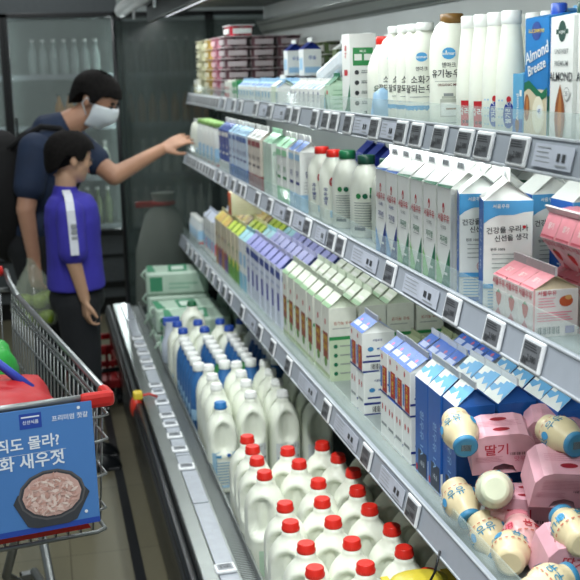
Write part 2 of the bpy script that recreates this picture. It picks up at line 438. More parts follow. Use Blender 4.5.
# ------------------------------------------------------------------ glass door coolers across the end of the aisle
def cooler(name, x0, nd, dw, y, label, hd='#4b5153'):
    r = thing(name, (x0+nd*dw/2, y, 0)); tag(r, label, 'refrigerator'); Oc = Vector((-(x0+nd*dw/2), -y, 0)); W = nd*dw
    cab = mat('cooler_grey', '#4b5153', .45); liner = mat('cooler_liner', '#98a29d', .5); blk = mat('cooler_black', '#101314', .35)
    b = MB(); b.box((x0, y+.02, .12), (x0+W, y+.66, .56), cab); b.box((x0+.02, y+.06, 0), (x0+W-.02, y+.6, .12), blk)
    b.box((x0, y+.008, .19), (x0+W, y+.03, .23), blk); b.box((x0, y+.01, .40), (x0+W, y+.02, .415), blk)
    b.box((x0, y, 2.0), (x0+W, y+.66, 2.28), mat('cooler_header'+hd, hd, .5)); b.box((x0+.1, y+.1, 1.965), (x0+W-.1, y+.13, 1.985), tubem0); b.box((x0, y+.6, .56), (x0+W, y+.66, 1.99), liner)
    for xx in (x0, x0+W-.03): b.box((xx, y+.05, .56), (xx+.03, y+.6, 1.99), liner)
    b.build('cabinet', r, Oc)
    for z in (.60, .93, 1.27, 1.6):
        b = MB(); b.box((x0+.03, y+.1, z-.015), (x0+W-.03, y+.58, z), mat('wire_shelf_white', '#9ba3a0', .4)); b.box((x0+.03, y+.095, z-.02), (x0+W-.03, y+.105, z+.015), mat('cooler_rail', '#8b9398', .4)); b.build('shelf', r, Oc)
    for i in range(nd):
        a = x0+i*dw; d = MB(); t = .028
        d.box((a, y-.02, .56), (a+t, y+.02, 2.0), blk, .003); d.box((a+dw-t, y-.02, .56), (a+dw, y+.02, 2.0), blk, .003)
        d.box((a, y-.02, .56), (a+dw, y+.02, .59), blk, .003); d.box((a, y-.02, 1.97), (a+dw, y+.02, 2.0), blk, .003)
        dd = d.build('door', r, Oc)
        g = MB(); g.box((a+t, y-.004, .59), (a+dw-t, y+.004, 1.97), mat('door_glass', '#a7b3b0', .04, alpha=.24, spec=.7, var=.1, scale=2)); g.build('pane', dd)
        h = MB(); h.box((a+.035, y-.05, 1.0), (a+.05, y-.02, 1.35), blk, .003); h.build('handle', dd)
    return r
CY = 7.4
tubem0 = mat('cooler_tube', '#c9d2d4', .4)
cooler('glass_door_cooler', -.905, 2, .715, CY, 'dark grey two door glass cooler across the end of the aisle behind the man')
cooler('glass_door_cooler', .53, 2, .6, CY, 'dark glass door cooler seen through the tinted end panel of the dairy case', '#9aa3a1')
def mk_cbot(colr, cap, r=.034, h=.24):
    def f():
        q = thing('drink_bottle'); b = MB(); b.lathe([(r*.95, 0), (r, .01), (r, h*.6), (r*.4, h*.82), (r*.38, h*.93)], colr, 12); b.build('bottle_body', q)
        c = MB(); c.lathe([(r*.45, h*.92), (r*.45, h)], cap, 10); c.build('bottle_cap', q); return q
    return f
gl = mat('green_bottle_glass', '#4f5a36', .2); am = mat('amber_drink', '#a8741f', .3); wh = mat('pale_drink', '#c2c8bd', .3); rd = mat('red_drink', '#8c2c28', .3); tl = mat('grey_blue_drink', '#8e9b99', .4); dk = mat('dark_drink', '#3a302c', .3)
rows = [(.60, 'g', -.16, .50, gl, capwhite, 'green glass drink bottle on the lowest cooler shelf behind the boy', .26), (.93, 'w', -.16, .5, wh, capwhite, 'pale drink bottle on the second cooler shelf behind the man', .24),
        (1.27, 'a', .1, .5, am, capdark, 'amber drink bottle on the third cooler shelf beside the man', .22), (1.60, 't', -.05, .5, tl, capwhite, 'grey blue drink bottle on the top cooler shelf above the man', .24)]
for z, key, xa, xb, cm, cp, lab, h in rows:
    x = xa+.03
    while x < xb-.05:
        place('cb'+key, mk_cbot(cm, cp, .03, h), (x, CY+.16, z), lab, 'bottle', lab.split(' on ')[0]+'s in the cooler'); x += .068
for z, cm, key, lab, xa in [(.60, wh, 'w2', 'pale bottle low in the cooler behind the end panel', .6), (.93, wh, 'w2', 'pale bottle on the second shelf of the cooler behind the end panel', .6), (1.27, am, 'a', 'amber bottle on the third shelf of the cooler behind the end panel', .6), (1.6, dk, 'd', 'dark brown bottle on the top shelf of the cooler behind the end panel', .62)]:
    x = xa
    while x < 1.15:
        place('cb'+key, mk_cbot(cm, capwhite, .03, .24), (x, CY+.16, z), lab, 'bottle', lab.replace('bottle', 'bottles')); x += .075
# white shopfitting shelf at the left of the coolers
r = thing('gondola_shelf', (-.75, 6.6, 0)); tag(r, 'white gondola shelf standing left of the cooler door', 'shelf')
b = MB(); b.box((-.35, -.25, 0), (.35, .25, .08), white); b.box((-.35, .2, 0), (.35, .25, 1.6), white); b.build('frame', r)
for z in (.5, .85, 1.2): b = MB(); b.box((-.35, -.22, z), (.35, .2, z+.03), white, .003); b.build('shelf_board', r)
for i, (z, cm) in enumerate([(1.23, navy), (.88, C('#c8cdc8'))]):
    for j in range(4):
        b = MB(); b.box((-.07, -.1, 0), (.07, .1, .2), cm, .004); b.deco(faceS(.14, .2), [('r', .02, .05, .12, .12, white)])
        tag(b.build('grocery_box', None, (-1.0+j*.16, 6.5, z)), ('blue' if i == 0 else 'pale')+' grocery box on the white shelf left of the cooler', 'box', ('blue' if i == 0 else 'pale')+' boxes left of the cooler')
# pale sack behind the end glass
r = thing('produce_sack', (.66, 6.35, 0)); tag(r, 'large pale translucent sack tied with a red band behind the tinted end panel', 'sack')
b = MB(); b.lathe([(.14, 0), (.17, .05), (.185, .3), (.17, .6), (.11, .8), (.05, .87), (.07, .93)], mat('pale_sack_film', '#b9bfb4', .35, bump=.8, scale=12), 24); b.build('sack_body', r)
b = MB(); b.tube([(.06*math.cos(a), .06*math.sin(a), .87) for a in [2*PI*i/16 for i in range(16)]], .014, capred, 8, True); b.box((-.16, -.03, .85), (-.03, .0, .885), capred, .008); b.build('red_band', r)
# ------------------------------------------------------------------ people
skin = mat('skin', '#a97f66', .5, var=.05, scale=20, sss=.05); skinb = mat('skin_boy', '#b08b70', .5, var=.05, scale=20, sss=.05)
hair = mat('black_hair', '#100e0d', .8, var=.5, scale=90, bump=.9, spec=.15)
def caps(b, a, c, r0, r1, m, seg=14, flat=False):
    """tapered limb with rounded ends"""
    a = Vector(a); c = Vector(c); t = (c-a); L = t.length; t.normalize(); pts = []; rs = []
    if not flat:
        for q in (-.98, -.8, -.5, -.2): pts.append(a+t*r0*q); rs.append(r0*math.sqrt(1-q*q))
    n = 4
    for i in range(n+1): pts.append(a+(c-a)*i/n); rs.append(r0+(r1-r0)*i/n)
    if not flat:
        for q in (.2, .5, .8, .98): pts.append(c+t*r1*q); rs.append(r1*math.sqrt(1-q*q))
    u = t.cross(Vector((0, 0, 1)));
    if u.length < .05: u = t.cross(Vector((1, 0, 0)))
    u.normalize(); w = t.cross(u); vs = []; fs = []
    for p, r in zip(pts, rs):
        for k in range(seg): g = 2*PI*k/seg; vs.append(p+(u*math.cos(g)+w*math.sin(g))*r)
    for j in range(len(pts)-1):
        for k in range(seg): x = j*seg+k; y = j*seg+(k+1) % seg; fs.append((x, y, y+seg, x+seg))
    fs.append(tuple(range(seg))[::-1]); fs.append(tuple((len(pts)-1)*seg+k for k in range(seg)))
    b.add(vs, fs, m, True)
def remesh(b, name, parent, vox=.008, smooth=3, loc=(0, 0, 0)):
    o = b.build(name); m = o.modifiers.new('r', 'REMESH'); m.mode = 'VOXEL'; m.voxel_size = vox; m.use_smooth_shade = True
    if smooth: s = o.modifiers.new('s', 'SMOOTH'); s.iterations = smooth; s.factor = .5
    dg = bpy.context.evaluated_depsgraph_get(); me = bpy.data.meshes.new_from_object(o.evaluated_get(dg)); me.name = name
    me.materials.clear(); me.materials.append(b.mats[0])
    old = o.data; o.modifiers.clear(); o.data = me; bpy.data.meshes.remove(old)
    o.parent = parent; o.location = loc; return o
def head(b, M, s, m):
    """face looks along +x of M, s = head height"""
    E_ = lambda c, r, **k: b.ell((0, 0, 0), (r[0]*s, r[1]*s, r[2]*s), m, 20, 14, M @ Matrix.Translation(Vector(c)*s))
    E_((-.03, 0, .12), (.42, .335, .37)); E_((.10, 0, -.12), (.27, .26, .34)); E_((.20, 0, -.36), (.12, .13, .10))
    E_((.24, 0, .02), (.15, .22, .12)); E_((.375, 0, -.07), (.075, .05, .07)); E_((.35, 0, .0), (.05, .035, .1)); E_((.31, 0, -.21), (.06, .10, .035)); E_((.31, 0, -.255), (.05, .08, .03))
    for y in (-1, 1): E_((-.04, y*.335, -.04), (.075, .035, .12)); E_((.2, y*.17, -.1), (.12, .1, .12))
def handmesh(b, wrist, dirv, palmn, s, m, curl=20, side=1):
    """open, slightly curled hand. dirv = towards the fingertips, palmn = out of the palm"""
    d = Vector(dirv).normalized(); n = Vector(palmn); n = (n-d*n.dot(d)).normalized(); a = d.cross(n)*side; w = Vector(wrist)
    for i in range(4):
        x = (i-1.5)*.019*s
        caps(b, w+d*.0+a*x*.55, w+d*.085*s+a*x, .014*s, .0125*s, m, 8)
    for i, L in enumerate((.072, .08, .075, .058)):
        x = (i-1.5)*.021*s; p = w+d*.088*s+a*x; c = R(curl*.5)
        for j, seg_ in enumerate((.45, .32, .23)):
            dd = (d*math.cos(c)+n*math.sin(c)+a*(i-1.5)*.07).normalized(); q = p+dd*L*seg_*s; caps(b, p, q, .0088*s-.0007*j, .0082*s-.0008*j, m, 8); p = q; c += R(curl)
    p = w+d*.025*s-a*.028*s; q = p+(d*.6-a*.55+n*.3).normalized()*.045*s; caps(b, p, q, .013*s, .011*s, m, 8)
    q2 = q+(d*.85-a*.2+n*.35).normalized()*.035*s; caps(b, q, q2, .0105*s, .009*s, m, 8)

# man, leaning forward and reaching towards the middle shelf
man = thing('person', (.02, 4.95, 0)); tag(man, 'adult in navy t-shirt and white mask leaning over to reach the middle shelf', 'person')
hm = Matrix.Translation((.222, -.03, 1.505)) @ Matrix.Rotation(R(-22), 4, 'Z') @ Matrix.Rotation(R(28), 4, 'Y')
b = MB()
head(b, hm, .235, skin)
caps(b, (.02, 0, 1.37), (.165, -.02, 1.435), .062, .056, skin)
shL, shR = Vector((-.05, -.17, 1.31)), Vector((.10, .15, 1.33))
# torso
b.ell((-.0, 0, 1.27), (.115, .185, .13), skin); b.ell((-.05, 0, 1.12), (.11, .16, .17), skin); b.ell((-.09, 0, .95), (.115, .165, .13), skin)
elL, wrL = Vector((-.105, -.22, 1.06)), Vector((-.085, -.22, .85))
caps(b, shL, elL, .05, .041, skin); caps(b, elL, wrL, .040, .028, skin)
handmesh(b, wrL, (.0, .0, -1), (.6, .6, 0), 1.02, skin, 40, 1)
elR, wrR = Vector((.285, .02, 1.165)), Vector((.515, .17, 1.262))
caps(b, shR, elR, .052, .043, skin); caps(b, elR, wrR, .043, .028, skin)
handmesh(b, wrR, (.85, .1, .38), (.25, .6, -.7), 1.0, skin, 16, 1)
for sy in (-1, 1):
    caps(b, (-.09, sy*.09, .92), (-.03, sy*.11, .5), .085, .055, skin); caps(b, (-.03, sy*.11, .5), (-.08, sy*.11, .09), .052, .036, skin)
body = remesh(b, 'body', man, .0075, 2)
b = MB(); sh = mat('navy_tshirt', '#18273f', .8, var=.12, scale=12, bump=.4)
b.ell((.0, 0, 1.28), (.135, .20, .125), sh); b.ell((-.05, 0, 1.13), (.135, .18, .17), sh); b.ell((-.085, 0, .97), (.135, .185, .13), sh)
caps(b, shL, shL+(elL-shL)*.62, .072, .068, sh); caps(b, shR, shR+(elR-shR)*.58, .072, .068, sh); caps(b, (.02, 0, 1.37), (.06, -.01, 1.388), .085, .07, sh)
remesh(b, 'tshirt', man, .009, 3)
b = MB(); tr = mat('black_trousers', '#101215', .8, var=.15, scale=15, bump=.3)
b.ell((-.09, 0, .90), (.145, .19, .12), tr)
for sy in (-1, 1): caps(b, (-.09, sy*.09, .88), (-.03, sy*.11, .5), .105, .078, tr); caps(b, (-.03, sy*.11, .5), (-.08, sy*.11, .08), .078, .062, tr)
remesh(b, 'trousers', man, .011, 3)
for sy in (-1, 1):
    b = MB(); b.ell((-.03, sy*.11, .0), (.15, .055, .085), darkm, lo=0); b.box((-.17, sy*.11-.045, 0), (.11, sy*.11+.045, .02), darkm, .008); b.build('shoe', man)
def hairshape(s, M, m, fringe=.30, back=.0):
    """hair cap hugging the skull: thick shell with a fringe"""
    b = MB(); vs = []; fs = []; N = 64; K = 18
    tab = [(0, .20), (40, .19), (62, .15), (72, -.04), (84, -.04), (92, .07), (112, .04), (130, -.18), (150, -.28), (180, -.30)]
    rnd = random.Random(5)
    for j in range(K+1):
        for i in range(N):
            a = 2*PI*i/N; front = max(0, math.cos(a))**1.5
            ad = math.degrees(abs(math.atan2(math.sin(a), math.cos(a)))); lowz = [l0+(l1-l0)*(ad-a0)/(a1-a0) for (a0, l0), (a1, l1) in zip(tab, tab[1:]) if a0 <= ad <= a1][0]+.02*rnd.random()*(j == K)
            t = j/K; zmax = .52; z = zmax*math.cos(t*PI/2)+lowz*(1-math.cos(t*PI/2)) if t < 1 else lowz
            z = lowz+(zmax-lowz)*math.cos(t*PI/2)
            q = max(0, 1-((z-.12)/.42)**2) if z > .12 else max(.55, 1-((z-.12)/.75)**2)
            rr = math.sqrt(q)*(1+.035*rnd.random())
            vs.append(((-.03+.47*math.cos(a)*rr)*s, .385*math.sin(a)*rr*s, z*s))
    for j in range(K):
        for i in range(N): x = j*N+i; y = j*N+(i+1) % N; fs.append((x, y, y+N, x+N))
    base = [vs[K*N+i] for i in range(N)]
    n = len(vs); vs += [(x*.86-.004, y*.86, z+.02*s) for x, y, z in base]
    for i in range(N): x = K*N+i; y = K*N+(i+1) % N; fs.append((x, y, n+(i+1) % N, n+i))
    fs.append(tuple(n+i for i in range(N)))
    b.add(vs, fs, m, True, M); return b
hairshape(.235, hm, hair).build('hair', man)
b = MB(); mk = mat('mask_cloth', '#c9d0d3', .8, var=.03); s = .235; rows_ = []
for j in range(9):
    v = j/8; z = (-.02-.44*v)
    out = .455+.06*math.sin(PI*min(1, v*1.25))-.16*max(0, v-.55)/.45
    rows_.append([((out*math.cos(a)-.0*v)*s*.97, .335*(1-.35*max(0, v-.4))*math.sin(a)*s*1.05, (z+.05*math.cos(a)**2*(1-v)-.0*abs(math.sin(a)))*s) for a in [R(-78+156*i/14) for i in range(15)]])
vs = [p for r_ in rows_ for p in r_]; b.add(vs, [(j*15+i, j*15+i+1, j*15+i+16, j*15+i+15) for j in range(8) for i in range(14)], mk, True, hm)
for sy in (-1, 1):
    b.tube([hm @ Vector((.07*s, sy*.36*s, -.05*s)), hm @ Vector((-.06*s, sy*.375*s, .03*s)), hm @ Vector((-.10*s, sy*.37*s, -.1*s)), hm @ Vector((.05*s, sy*.35*s, -.27*s))], .0022, mk, 6)
mo = b.build('face_mask', man); sm = mo.modifiers.new('t', 'SOLIDIFY'); sm.thickness = .003
for sy in (-1, 1):
    b = MB(); b.ell((0, 0, 0), (.008, .016, .006), ink, 10, 6, hm @ Matrix.Translation((.372*s, sy*.15*s, .02*s))); b.build('eye', man)
    b = MB(); b.ell((0, 0, 0), (.008, .024, .005), hair, 10, 6, hm @ Matrix.Translation((.375*s, sy*.15*s, .10*s))); b.build('eyebrow', man)
# black backpack on his back
bp = thing('backpack', (-.17, 4.95, 1.10)); tag(bp, 'black backpack worn on the back of the adult in the navy t-shirt', 'backpack')
b = MB(); bk = mat('backpack_fabric', '#070708', .9, var=.2)
b.ell((0, 0, .0), (.13, .19, .29), bk, 24, 16); b.ell((-.08, 0, -.08), (.09, .15, .17), bk, 20, 12); remesh(b, 'bag_body', bp, .012, 3)
for sy in (-1, 1):
    b = MB(); b.tube([(.0, sy*.11, .19), (.09, sy*.115, .255), (.17, sy*.115, .30), (.25, sy*.115, .29), (.31, sy*.12, .21), (.32, sy*.13, .08), (.24, sy*.165, -.08), (.05, sy*.15, -.17)], .013, bk, 8); b.build('strap', bp)
# clear bag of green apples held in his left hand
fb = thing('produce_bag', (-.075, 4.72, .64)); tag(fb, 'clear plastic bag of green apples hanging from the hand of the adult', 'bag')
b = MB(); film = mat('clear_bag_film', '#c4d0bc', .12, alpha=.30, bump=1, scale=14)
b.lathe([(.03, -.09), (.085, -.07), (.105, 0), (.095, .07), (.06, .13), (.025, .19), (.02, .22)], film, 20, sy=.8); b.build('bag_film', fb)
for i, (x, y, z) in enumerate([(-.03, -.02, -.04), (.045, -.03, -.035), (.01, .03, -.05), (.02, -.02, .035), (-.04, .02, .03), (.045, .025, .04)]):
    b = MB(); b.lathe([(.01, -.031), (.024, -.027), (.034, -.008), (.035, .008), (.028, .025), (.013, .031), (.003, .024)], mat('green_apple_skin', '#7f9a2f', .35, var=.15), 16); b.tube([(0, 0, .022), (.003, 0, .042)], .0016, ink, 5)
    tag(b.build('green_apple', None, (-.075+x, 4.72+y, .64+z)), 'green apple inside the clear bag held by the adult', 'apple', 'green apples in the clear bag')

# boy in a purple-blue t-shirt
boy = thing('person', (.098, 4.5, 0)); tag(boy, 'boy in purple-blue t-shirt with white sleeve stripe, facing the shelves', 'person')
hb = Matrix.Translation((.01, 0, 1.285)) @ Matrix.Rotation(R(18), 4, 'Z') @ Matrix.Rotation(R(6), 4, 'Y')
b = MB(); head(b, hb, .205, skinb); caps(b, (-.02, 0, 1.13), (-.015, 0, 1.21), .043, .042, skinb)
b.ell((-.01, 0, 1.06), (.085, .135, .10), skinb); b.ell((0, 0, .92), (.085, .12, .15), skinb); b.ell((0, 0, .76), (.09, .125, .1), skinb)
sL, eL, wL = Vector((-.01, -.145, 1.085)), Vector((-.008, -.17, .895)), Vector((.025, -.168, .745))
caps(b, sL, eL, .038, .032, skinb); caps(b, eL, wL, .031, .022, skinb); handmesh(b, wL, (.05, 0, -1), (.9, .3, 0), .82, skinb, 42, -1)
sR, eR, wR = Vector((-.01, .145, 1.085)), Vector((0, .18, .87)), Vector((.06, .17, .70))
caps(b, sR, eR, .038, .032, skinb); caps(b, eR, wR, .031, .022, skinb); handmesh(b, wR, (.05, 0, -1), (.9, -.3, 0), .82, skinb, 24, 1)
for sy in (-1, 1): caps(b, (0, sy*.065, .72), (.01, sy*.075, .4), .068, .045, skinb); caps(b, (.01, sy*.075, .4), (-.02, sy*.08, .07), .043, .03, skinb)
remesh(b, 'body', boy, .0065, 2)
b = MB(); ts = mat('purple_tshirt', '#35309a', .8, var=.1, scale=14, bump=.35)
b.ell((-.01, 0, 1.06), (.10, .15, .095), ts); b.lathe([(.45, 1.15), (.75, 1.135), (.93, 1.10), (1, 1.04), (.98, .95), (1, .86), (1.06, .765)][::-1], ts, 32, sx=.112, sy=.142, n=2.3)
caps(b, sL, sL+(eL-sL)*.78, .056, .058, ts); caps(b, sR, sR+(eR-sR)*.78, .056, .058, ts); caps(b, (-.02, 0, 1.12), (-.02, 0, 1.15), .07, .052, ts)
remesh(b, 'tshirt', boy, .008, 3)
b = MB()   # white stripe down the sleeve with small marks
pts = [(-.018, -.065, 1.163), (-.016, -.10, 1.158), (-.012, -.148, 1.150), (-.01, -.182, 1.130), (-.008, -.203, 1.10), (-.006, -.211, 1.05), (-.004, -.219, 1.0), (-.002, -.229, .93)]
vs = []
for x, y, z in pts: vs += [(x-.016, y-.004, z+.001), (x+.016, y-.004, z+.001)]
b.add(vs, [(2*i, 2*i+1, 2*i+3, 2*i+2) for i in range(len(pts)-1)], mat('stripe_white', '#c9cdd4', .7))
for i in range(5): b.box((-.008, -.2335+.003*abs(i-4), .945+i*.024), (.008, -.2225+.004*i*.3, .953+i*.024), inkg)
so = b.build('sleeve_stripe', boy); q = so.modifiers.new('t', 'SOLIDIFY'); q.thickness = .008; q.offset = 0
b = MB(); tb = mat('dark_trousers', '#14171b', .8, var=.15, scale=15, bump=.3); b.ell((0, 0, .72), (.115, .135, .1), tb)
for sy in (-1, 1): caps(b, (0, sy*.066, .70), (.01, sy*.075, .4), .09, .07, tb); caps(b, (.01, sy*.075, .4), (-.02, sy*.08, .07), .07, .058, tb)
remesh(b, 'trousers', boy, .01, 3)
for sy in (-1, 1):
    b = MB(); b.ell((.02, sy*.08, .0), (.12, .045, .07), darkm, lo=0); b.box((-.09, sy*.08-.038, 0), (.13, sy*.08+.038, .015), darkm, .006); b.build('shoe', boy)
hairshape(.215, hb, hair).build('hair', boy)
for sy in (-1, 1):
    b = MB(); b.ell((0, 0, 0), (.006, .013, .006), ink, 10, 6, hb @ Matrix.Translation((.365*.205, sy*.15*.205, .0))); b.build('eye', boy)
b = MB(); b.ell((0, 0, 0), (.005, .018, .005), C('#8a5148'), 10, 6, hb @ Matrix.Translation((.365*.205, 0, -.235*.205))); b.build('lips', boy)

# ------------------------------------------------------------------ shopping cart
CA = Matrix.Translation((.10, 2.26, 0)) @ Matrix.Rotation(R(10.5), 4, 'Z')
cart = thing('shopping_cart', (.10, 2.26, 0), R(10.5)); tag(cart, 'wire shopping cart with red corner caps and a blue poster on its nose', 'shopping cart')
W = .46; L = 1.26; zt0, zt1 = .955, .96; zb0, zb1 = .640, .58
wire = chrome
def PT(x, u, v):   # x 0 (right) .. -1 (left); u 0 nose .. 1 handle; v 0 bottom .. 1 top
    zt = zt0+(zt1-zt0)*u; zb = zb0+(zb1-zb0)*u
    half = (W/2)*(1-.06*(1-v))*(1+.02*u); cx = -W/2
    yn = .045*(1-v)
    return Vector((cx+half*(1+2*x), yn+(L-yn)*u, zb+(zt-zb)*v))
b = MB()
b.tube([PT(0, 0, 1), PT(0, 1, 1)], .008, wire, 8); b.tube([PT(-1, 0, 1), PT(-1, 1, 1)], .008, wire, 8); b.tube([PT(0, 0, 1), PT(-1, 0, 1)], .008, wire, 8); b.tube([PT(0, 1, 1), PT(-1, 1, 1)], .008, wire, 8)
for v in (.0, .16, .42, .68, .86):
    r_ = .0032 if v else .005
    b.tube([PT(0, 1, v), PT(0, 0, v), PT(0, 0, v)+Vector((-.02, -.012, 0)), PT(-1, 0, v)+Vector((.02, -.012, 0)), PT(-1, 0, v), PT(-1, 1, v)], r_, wire, 6)
b.build('basket_frame', cart)
for x in (0, -1):
    b = MB()
    for i in range(1, 26): b.tube([PT(x, i/26, 1), PT(x, i/26, 0)], .0024, wire, 5)
    b.tube([PT(x, 0, .90), PT(x, 1, .90)], .0036, wire, 5); b.build('side_grid', cart)
b = MB()
for i in range(1, 16): b.tube([PT(-i/16, 0, 1), PT(-i/16, 0, 0), PT(-i/16, 1, 0)], .0022, wire, 5)
for i in range(1, 14): b.tube([PT(0, i/14, 0), PT(-1, i/14, 0)], .0022, wire, 5)
b.build('bottom_grid', cart)
b = MB()
for i in range(0, 15): b.tube([PT(-i/14, 1, 1), PT(-i/14, 1, 0)], .0022, wire, 5)
b.build('rear_flap', cart)
for x, nm in ((0, 1), (-1, 0)):
    p = PT(x, 0, 1); b = MB(); sx = 1 if x == 0 else -1
    b.box((p.x-.062 if sx > 0 else p.x-.012, p.y-.014, p.z-.024), (p.x+.012 if sx > 0 else p.x+.062, p.y+.010, p.z+.010), mat('cart_red_plastic', '#b3231f', .35), .01)
    b.box((p.x-.012, p.y-.01, p.z-.024), (p.x+.012, p.y+.055, p.z+.010), mat('cart_red_plastic', '#b3231f'), .01); b.build('corner_bumper', cart)
b = MB(); p, q = PT(0, 1, 1)+Vector((-.01, .09, .045)), PT(-1, 1, 1)+Vector((.01, .09, .045)); b.tube([p, q], .017, mat('cart_red_plastic', '#b3231f'), 12); b.build('handle', cart)
for x in (0, -1):
    b = MB(); e = PT(x, 1, 1); b.tube([PT(x, .9, 1), e+Vector((0, .03, .02)), e+Vector((0, .09, .045))], .009, wire, 8); b.build('handle_arm', cart)
b = MB()
for x in (-.06, -.94):
    a = PT(x, .45, 0); b.tube([PT(x, 1, .3), PT(x, .75, 0)+Vector((0, 0, -.05)), Vector((a.x, .62, .20)), Vector((a.x, .1, .15))], .0125, wire, 10)
    b.tube([Vector((a.x, .62, .20)), Vector((a.x, .95, .15))], .0125, wire, 10)
    b.tube([PT(x*.5-.25, .25, 0), Vector((-.23+(x+.5)*.1, .42, .40)), Vector((a.x, .62, .20))], .012, wire, 10)
b.tube([Vector((-.04, .1, .15)), Vector((-.42, .1, .15))], .0125, wire, 10); b.build('chassis', cart)
b = MB(); b.box((-.04, .3, .33), (-.0, .34, .37), capwhite, .006); b.build('chassis_clip', cart)
for x in (-.06, -.40):
    for y in (.1, .95):
        b = MB(); b.add(*[[], []], darkm) if 0 else None
        b.tube([Vector((x-.013, y, .062)), Vector((x+.013, y, .062))], .062, darkm, 20, smooth=False); w_ = b.build('wheel', cart)
        b = MB(); b.box((x-.02, y-.012, .06), (x-.015, y+.012, .15), wire); b.box((x+.015, y-.012, .06), (x+.02, y+.012, .15), wire); b.box((x-.02, y-.014, .13), (x+.02, y+.014, .15), wire); b.build('fork', w_)
# red merchandise tray in basket floor (the cart's lower red panel)
b = MB(); b.add([PT(-.08, .004, .04)+Vector((0, -.016, 0)), PT(-.98, .004, .04)+Vector((0, -.016, 0)), PT(-.98, 0, .26)+Vector((0, -.016, 0)), PT(-.3, 0, .26)+Vector((0, -.016, 0)), PT(-.12, 0, .14)+Vector((0, -.016, 0))], [(0, 4, 3, 2, 1)], mat('cart_red_plastic', '#b3231f'))
rp = b.build('red_nose_panel', cart); mo2 = rp.modifiers.new('t', 'SOLIDIFY'); mo2.thickness = .004
# blue poster
sg = MB(); PW, PH = .43, .262; bl = mat('poster_blue', '#4a7cba', .45, var=.03, scale=5)
sg.box((-PW, 0, 0), (0, .003, PH), bl); f = lambda s, t, e: (-PW+s, -e, t)
wt = C('#dfe6ee'); bowl = C('#3c3f44'); bowl2 = C('#5b5a5c')
it = [('r', 0, 0, PW, .012, C('#27479f')), ('r', PW-.15, PH-.040, PW-.105, PH-.008, C('#27479f')), ('r', PW-.146, PH-.017, PW-.109, PH-.014, wt), ('t', PW-.1275, PH-.027, .009, 0, '신선식품', wt), ('t', PW-.047, PH-.027, .013, 0, '프리미엄 젓갈', wt),
      ('t', PW-.150, PH-.072, .030, 0, '*아직도 몰라?', wt), ('t', PW-.146, PH-.110, .034, 0, '*강화 새우젓', wt), ('r', PW-.24, PH-.0925, PW-.06, PH-.0918, wt), ('e', PW-.028, .028, .0035, .0035, wt), ('e', PW-.028, PH-.010, .0035, .0035, wt),
      ('p', [(PW-.176, .068), (PW-.166, .086), (PW-.03, .086), (PW-.018, .070), (PW-.048, .016), (PW-.066, .010), (PW-.13, .010), (PW-.15, .016)], bowl), ('e', PW-.096, .077, .070, .054, bowl2), ('e', PW-.096, .077, .066, .050, bowl), ('e', PW-.096, .077, .061, .046, C('#c7a49a'))]
sg.deco(f, it)
rr = random.Random(3); flk = [C('#d9bcb2'), C('#cda79c'), C('#e0cdc3'), C('#c0968a')]
for i in range(230):
    a = rr.random()*2*PI; q = math.sqrt(rr.random()); x = PW-.096+.053*q*math.cos(a); y = .078+.039*q*math.sin(a); an = rr.random()*PI; l = .009; w_ = .0022
    cx_, sx_ = math.cos(an), math.sin(an)
    sg.deco(lambda s, t, e, i=i: (-PW+s, -e-.0022-.00001*i, t), [('p', [(x-l*cx_-w_*sx_, y-l*sx_+w_*cx_), (x-l*cx_*.3+w_*sx_, y-l*sx_*.3-w_*cx_), (x+l*cx_+w_*sx_*.5, y+l*sx_-w_*cx_*.5), (x+l*cx_*.3-w_*sx_*1.5, y+l*sx_*.3+w_*cx_*1.5)], flk[i % 4])])
po = sg.build('poster_board'); tag(po, 'blue poster with white Korean lettering and a bowl of salted shrimp on the cart nose', 'poster')
po.matrix_world = CA @ Matrix.Translation((-.040, -.030, .690)) @ Matrix.Rotation(R(-3), 4, 'X')
# things inside the cart
def tarp(name, pts, m, label, cat, thick=.02, M=CA):
    b = MB(); b.add(pts, [tuple(range(len(pts)))], m); o = b.build(name); md = o.modifiers.new('t', 'SOLIDIFY'); md.thickness = thick; o.matrix_world = M; tag(o, label, cat); return o
def softbag(name, c, r, m, label, strapm=None, seed=1):
    t = thing(name, CA @ Vector(c)); tag(t, label, 'bag'); rn = random.Random(seed); b = MB(); vs = []; fs = []; N, K = 28, 14
    for j in range(K+1):
        q = -PI/2+PI*j/K
        for i in range(N):
            a = 2*PI*i/N; k = (abs(math.cos(a))**3+abs(math.sin(a))**3)**(-1/3); n_ = 1+.05*math.sin(a*5+j)+.04*rn.random()
            vs.append((r[0]*math.cos(a)*k*math.cos(q)**.4*n_, r[1]*math.sin(a)*k*math.cos(q)**.4*n_, r[2]*math.sin(q)*n_))
    for j in range(K):
        for i in range(N): x = j*N+i; y = j*N+(i+1) % N; fs.append((x, y, y+N, x+N))
    b.add(vs, fs, m, True); b.build('bag_body', t)
    if strapm:
        b = MB(); b.tube([(-r[0]*.6, 0, r[2]*.8), (-r[0]*.3, .01, r[2]*1.5), (r[0]*.3, .02, r[2]*1.45), (r[0]*.7, 0, r[2]*.8)], .011, strapm, 8); b.build('carry_strap', t)
    return t
softbag('shopping_bag', (-.24, .30, .83), (.185, .17, .10), mat('red_bag', '#a81d22', .5), 'red reusable shopping bag with blue strap lying in the cart', mat('blue_strap', '#2b3fa0', .5), 2)
softbag('shopping_bag', (-.20, .58, .87), (.10, .09, .09), mat('green_bag', '#2f9a3f', .4), 'bright green plastic bag behind the red bag in the cart', None, 4)
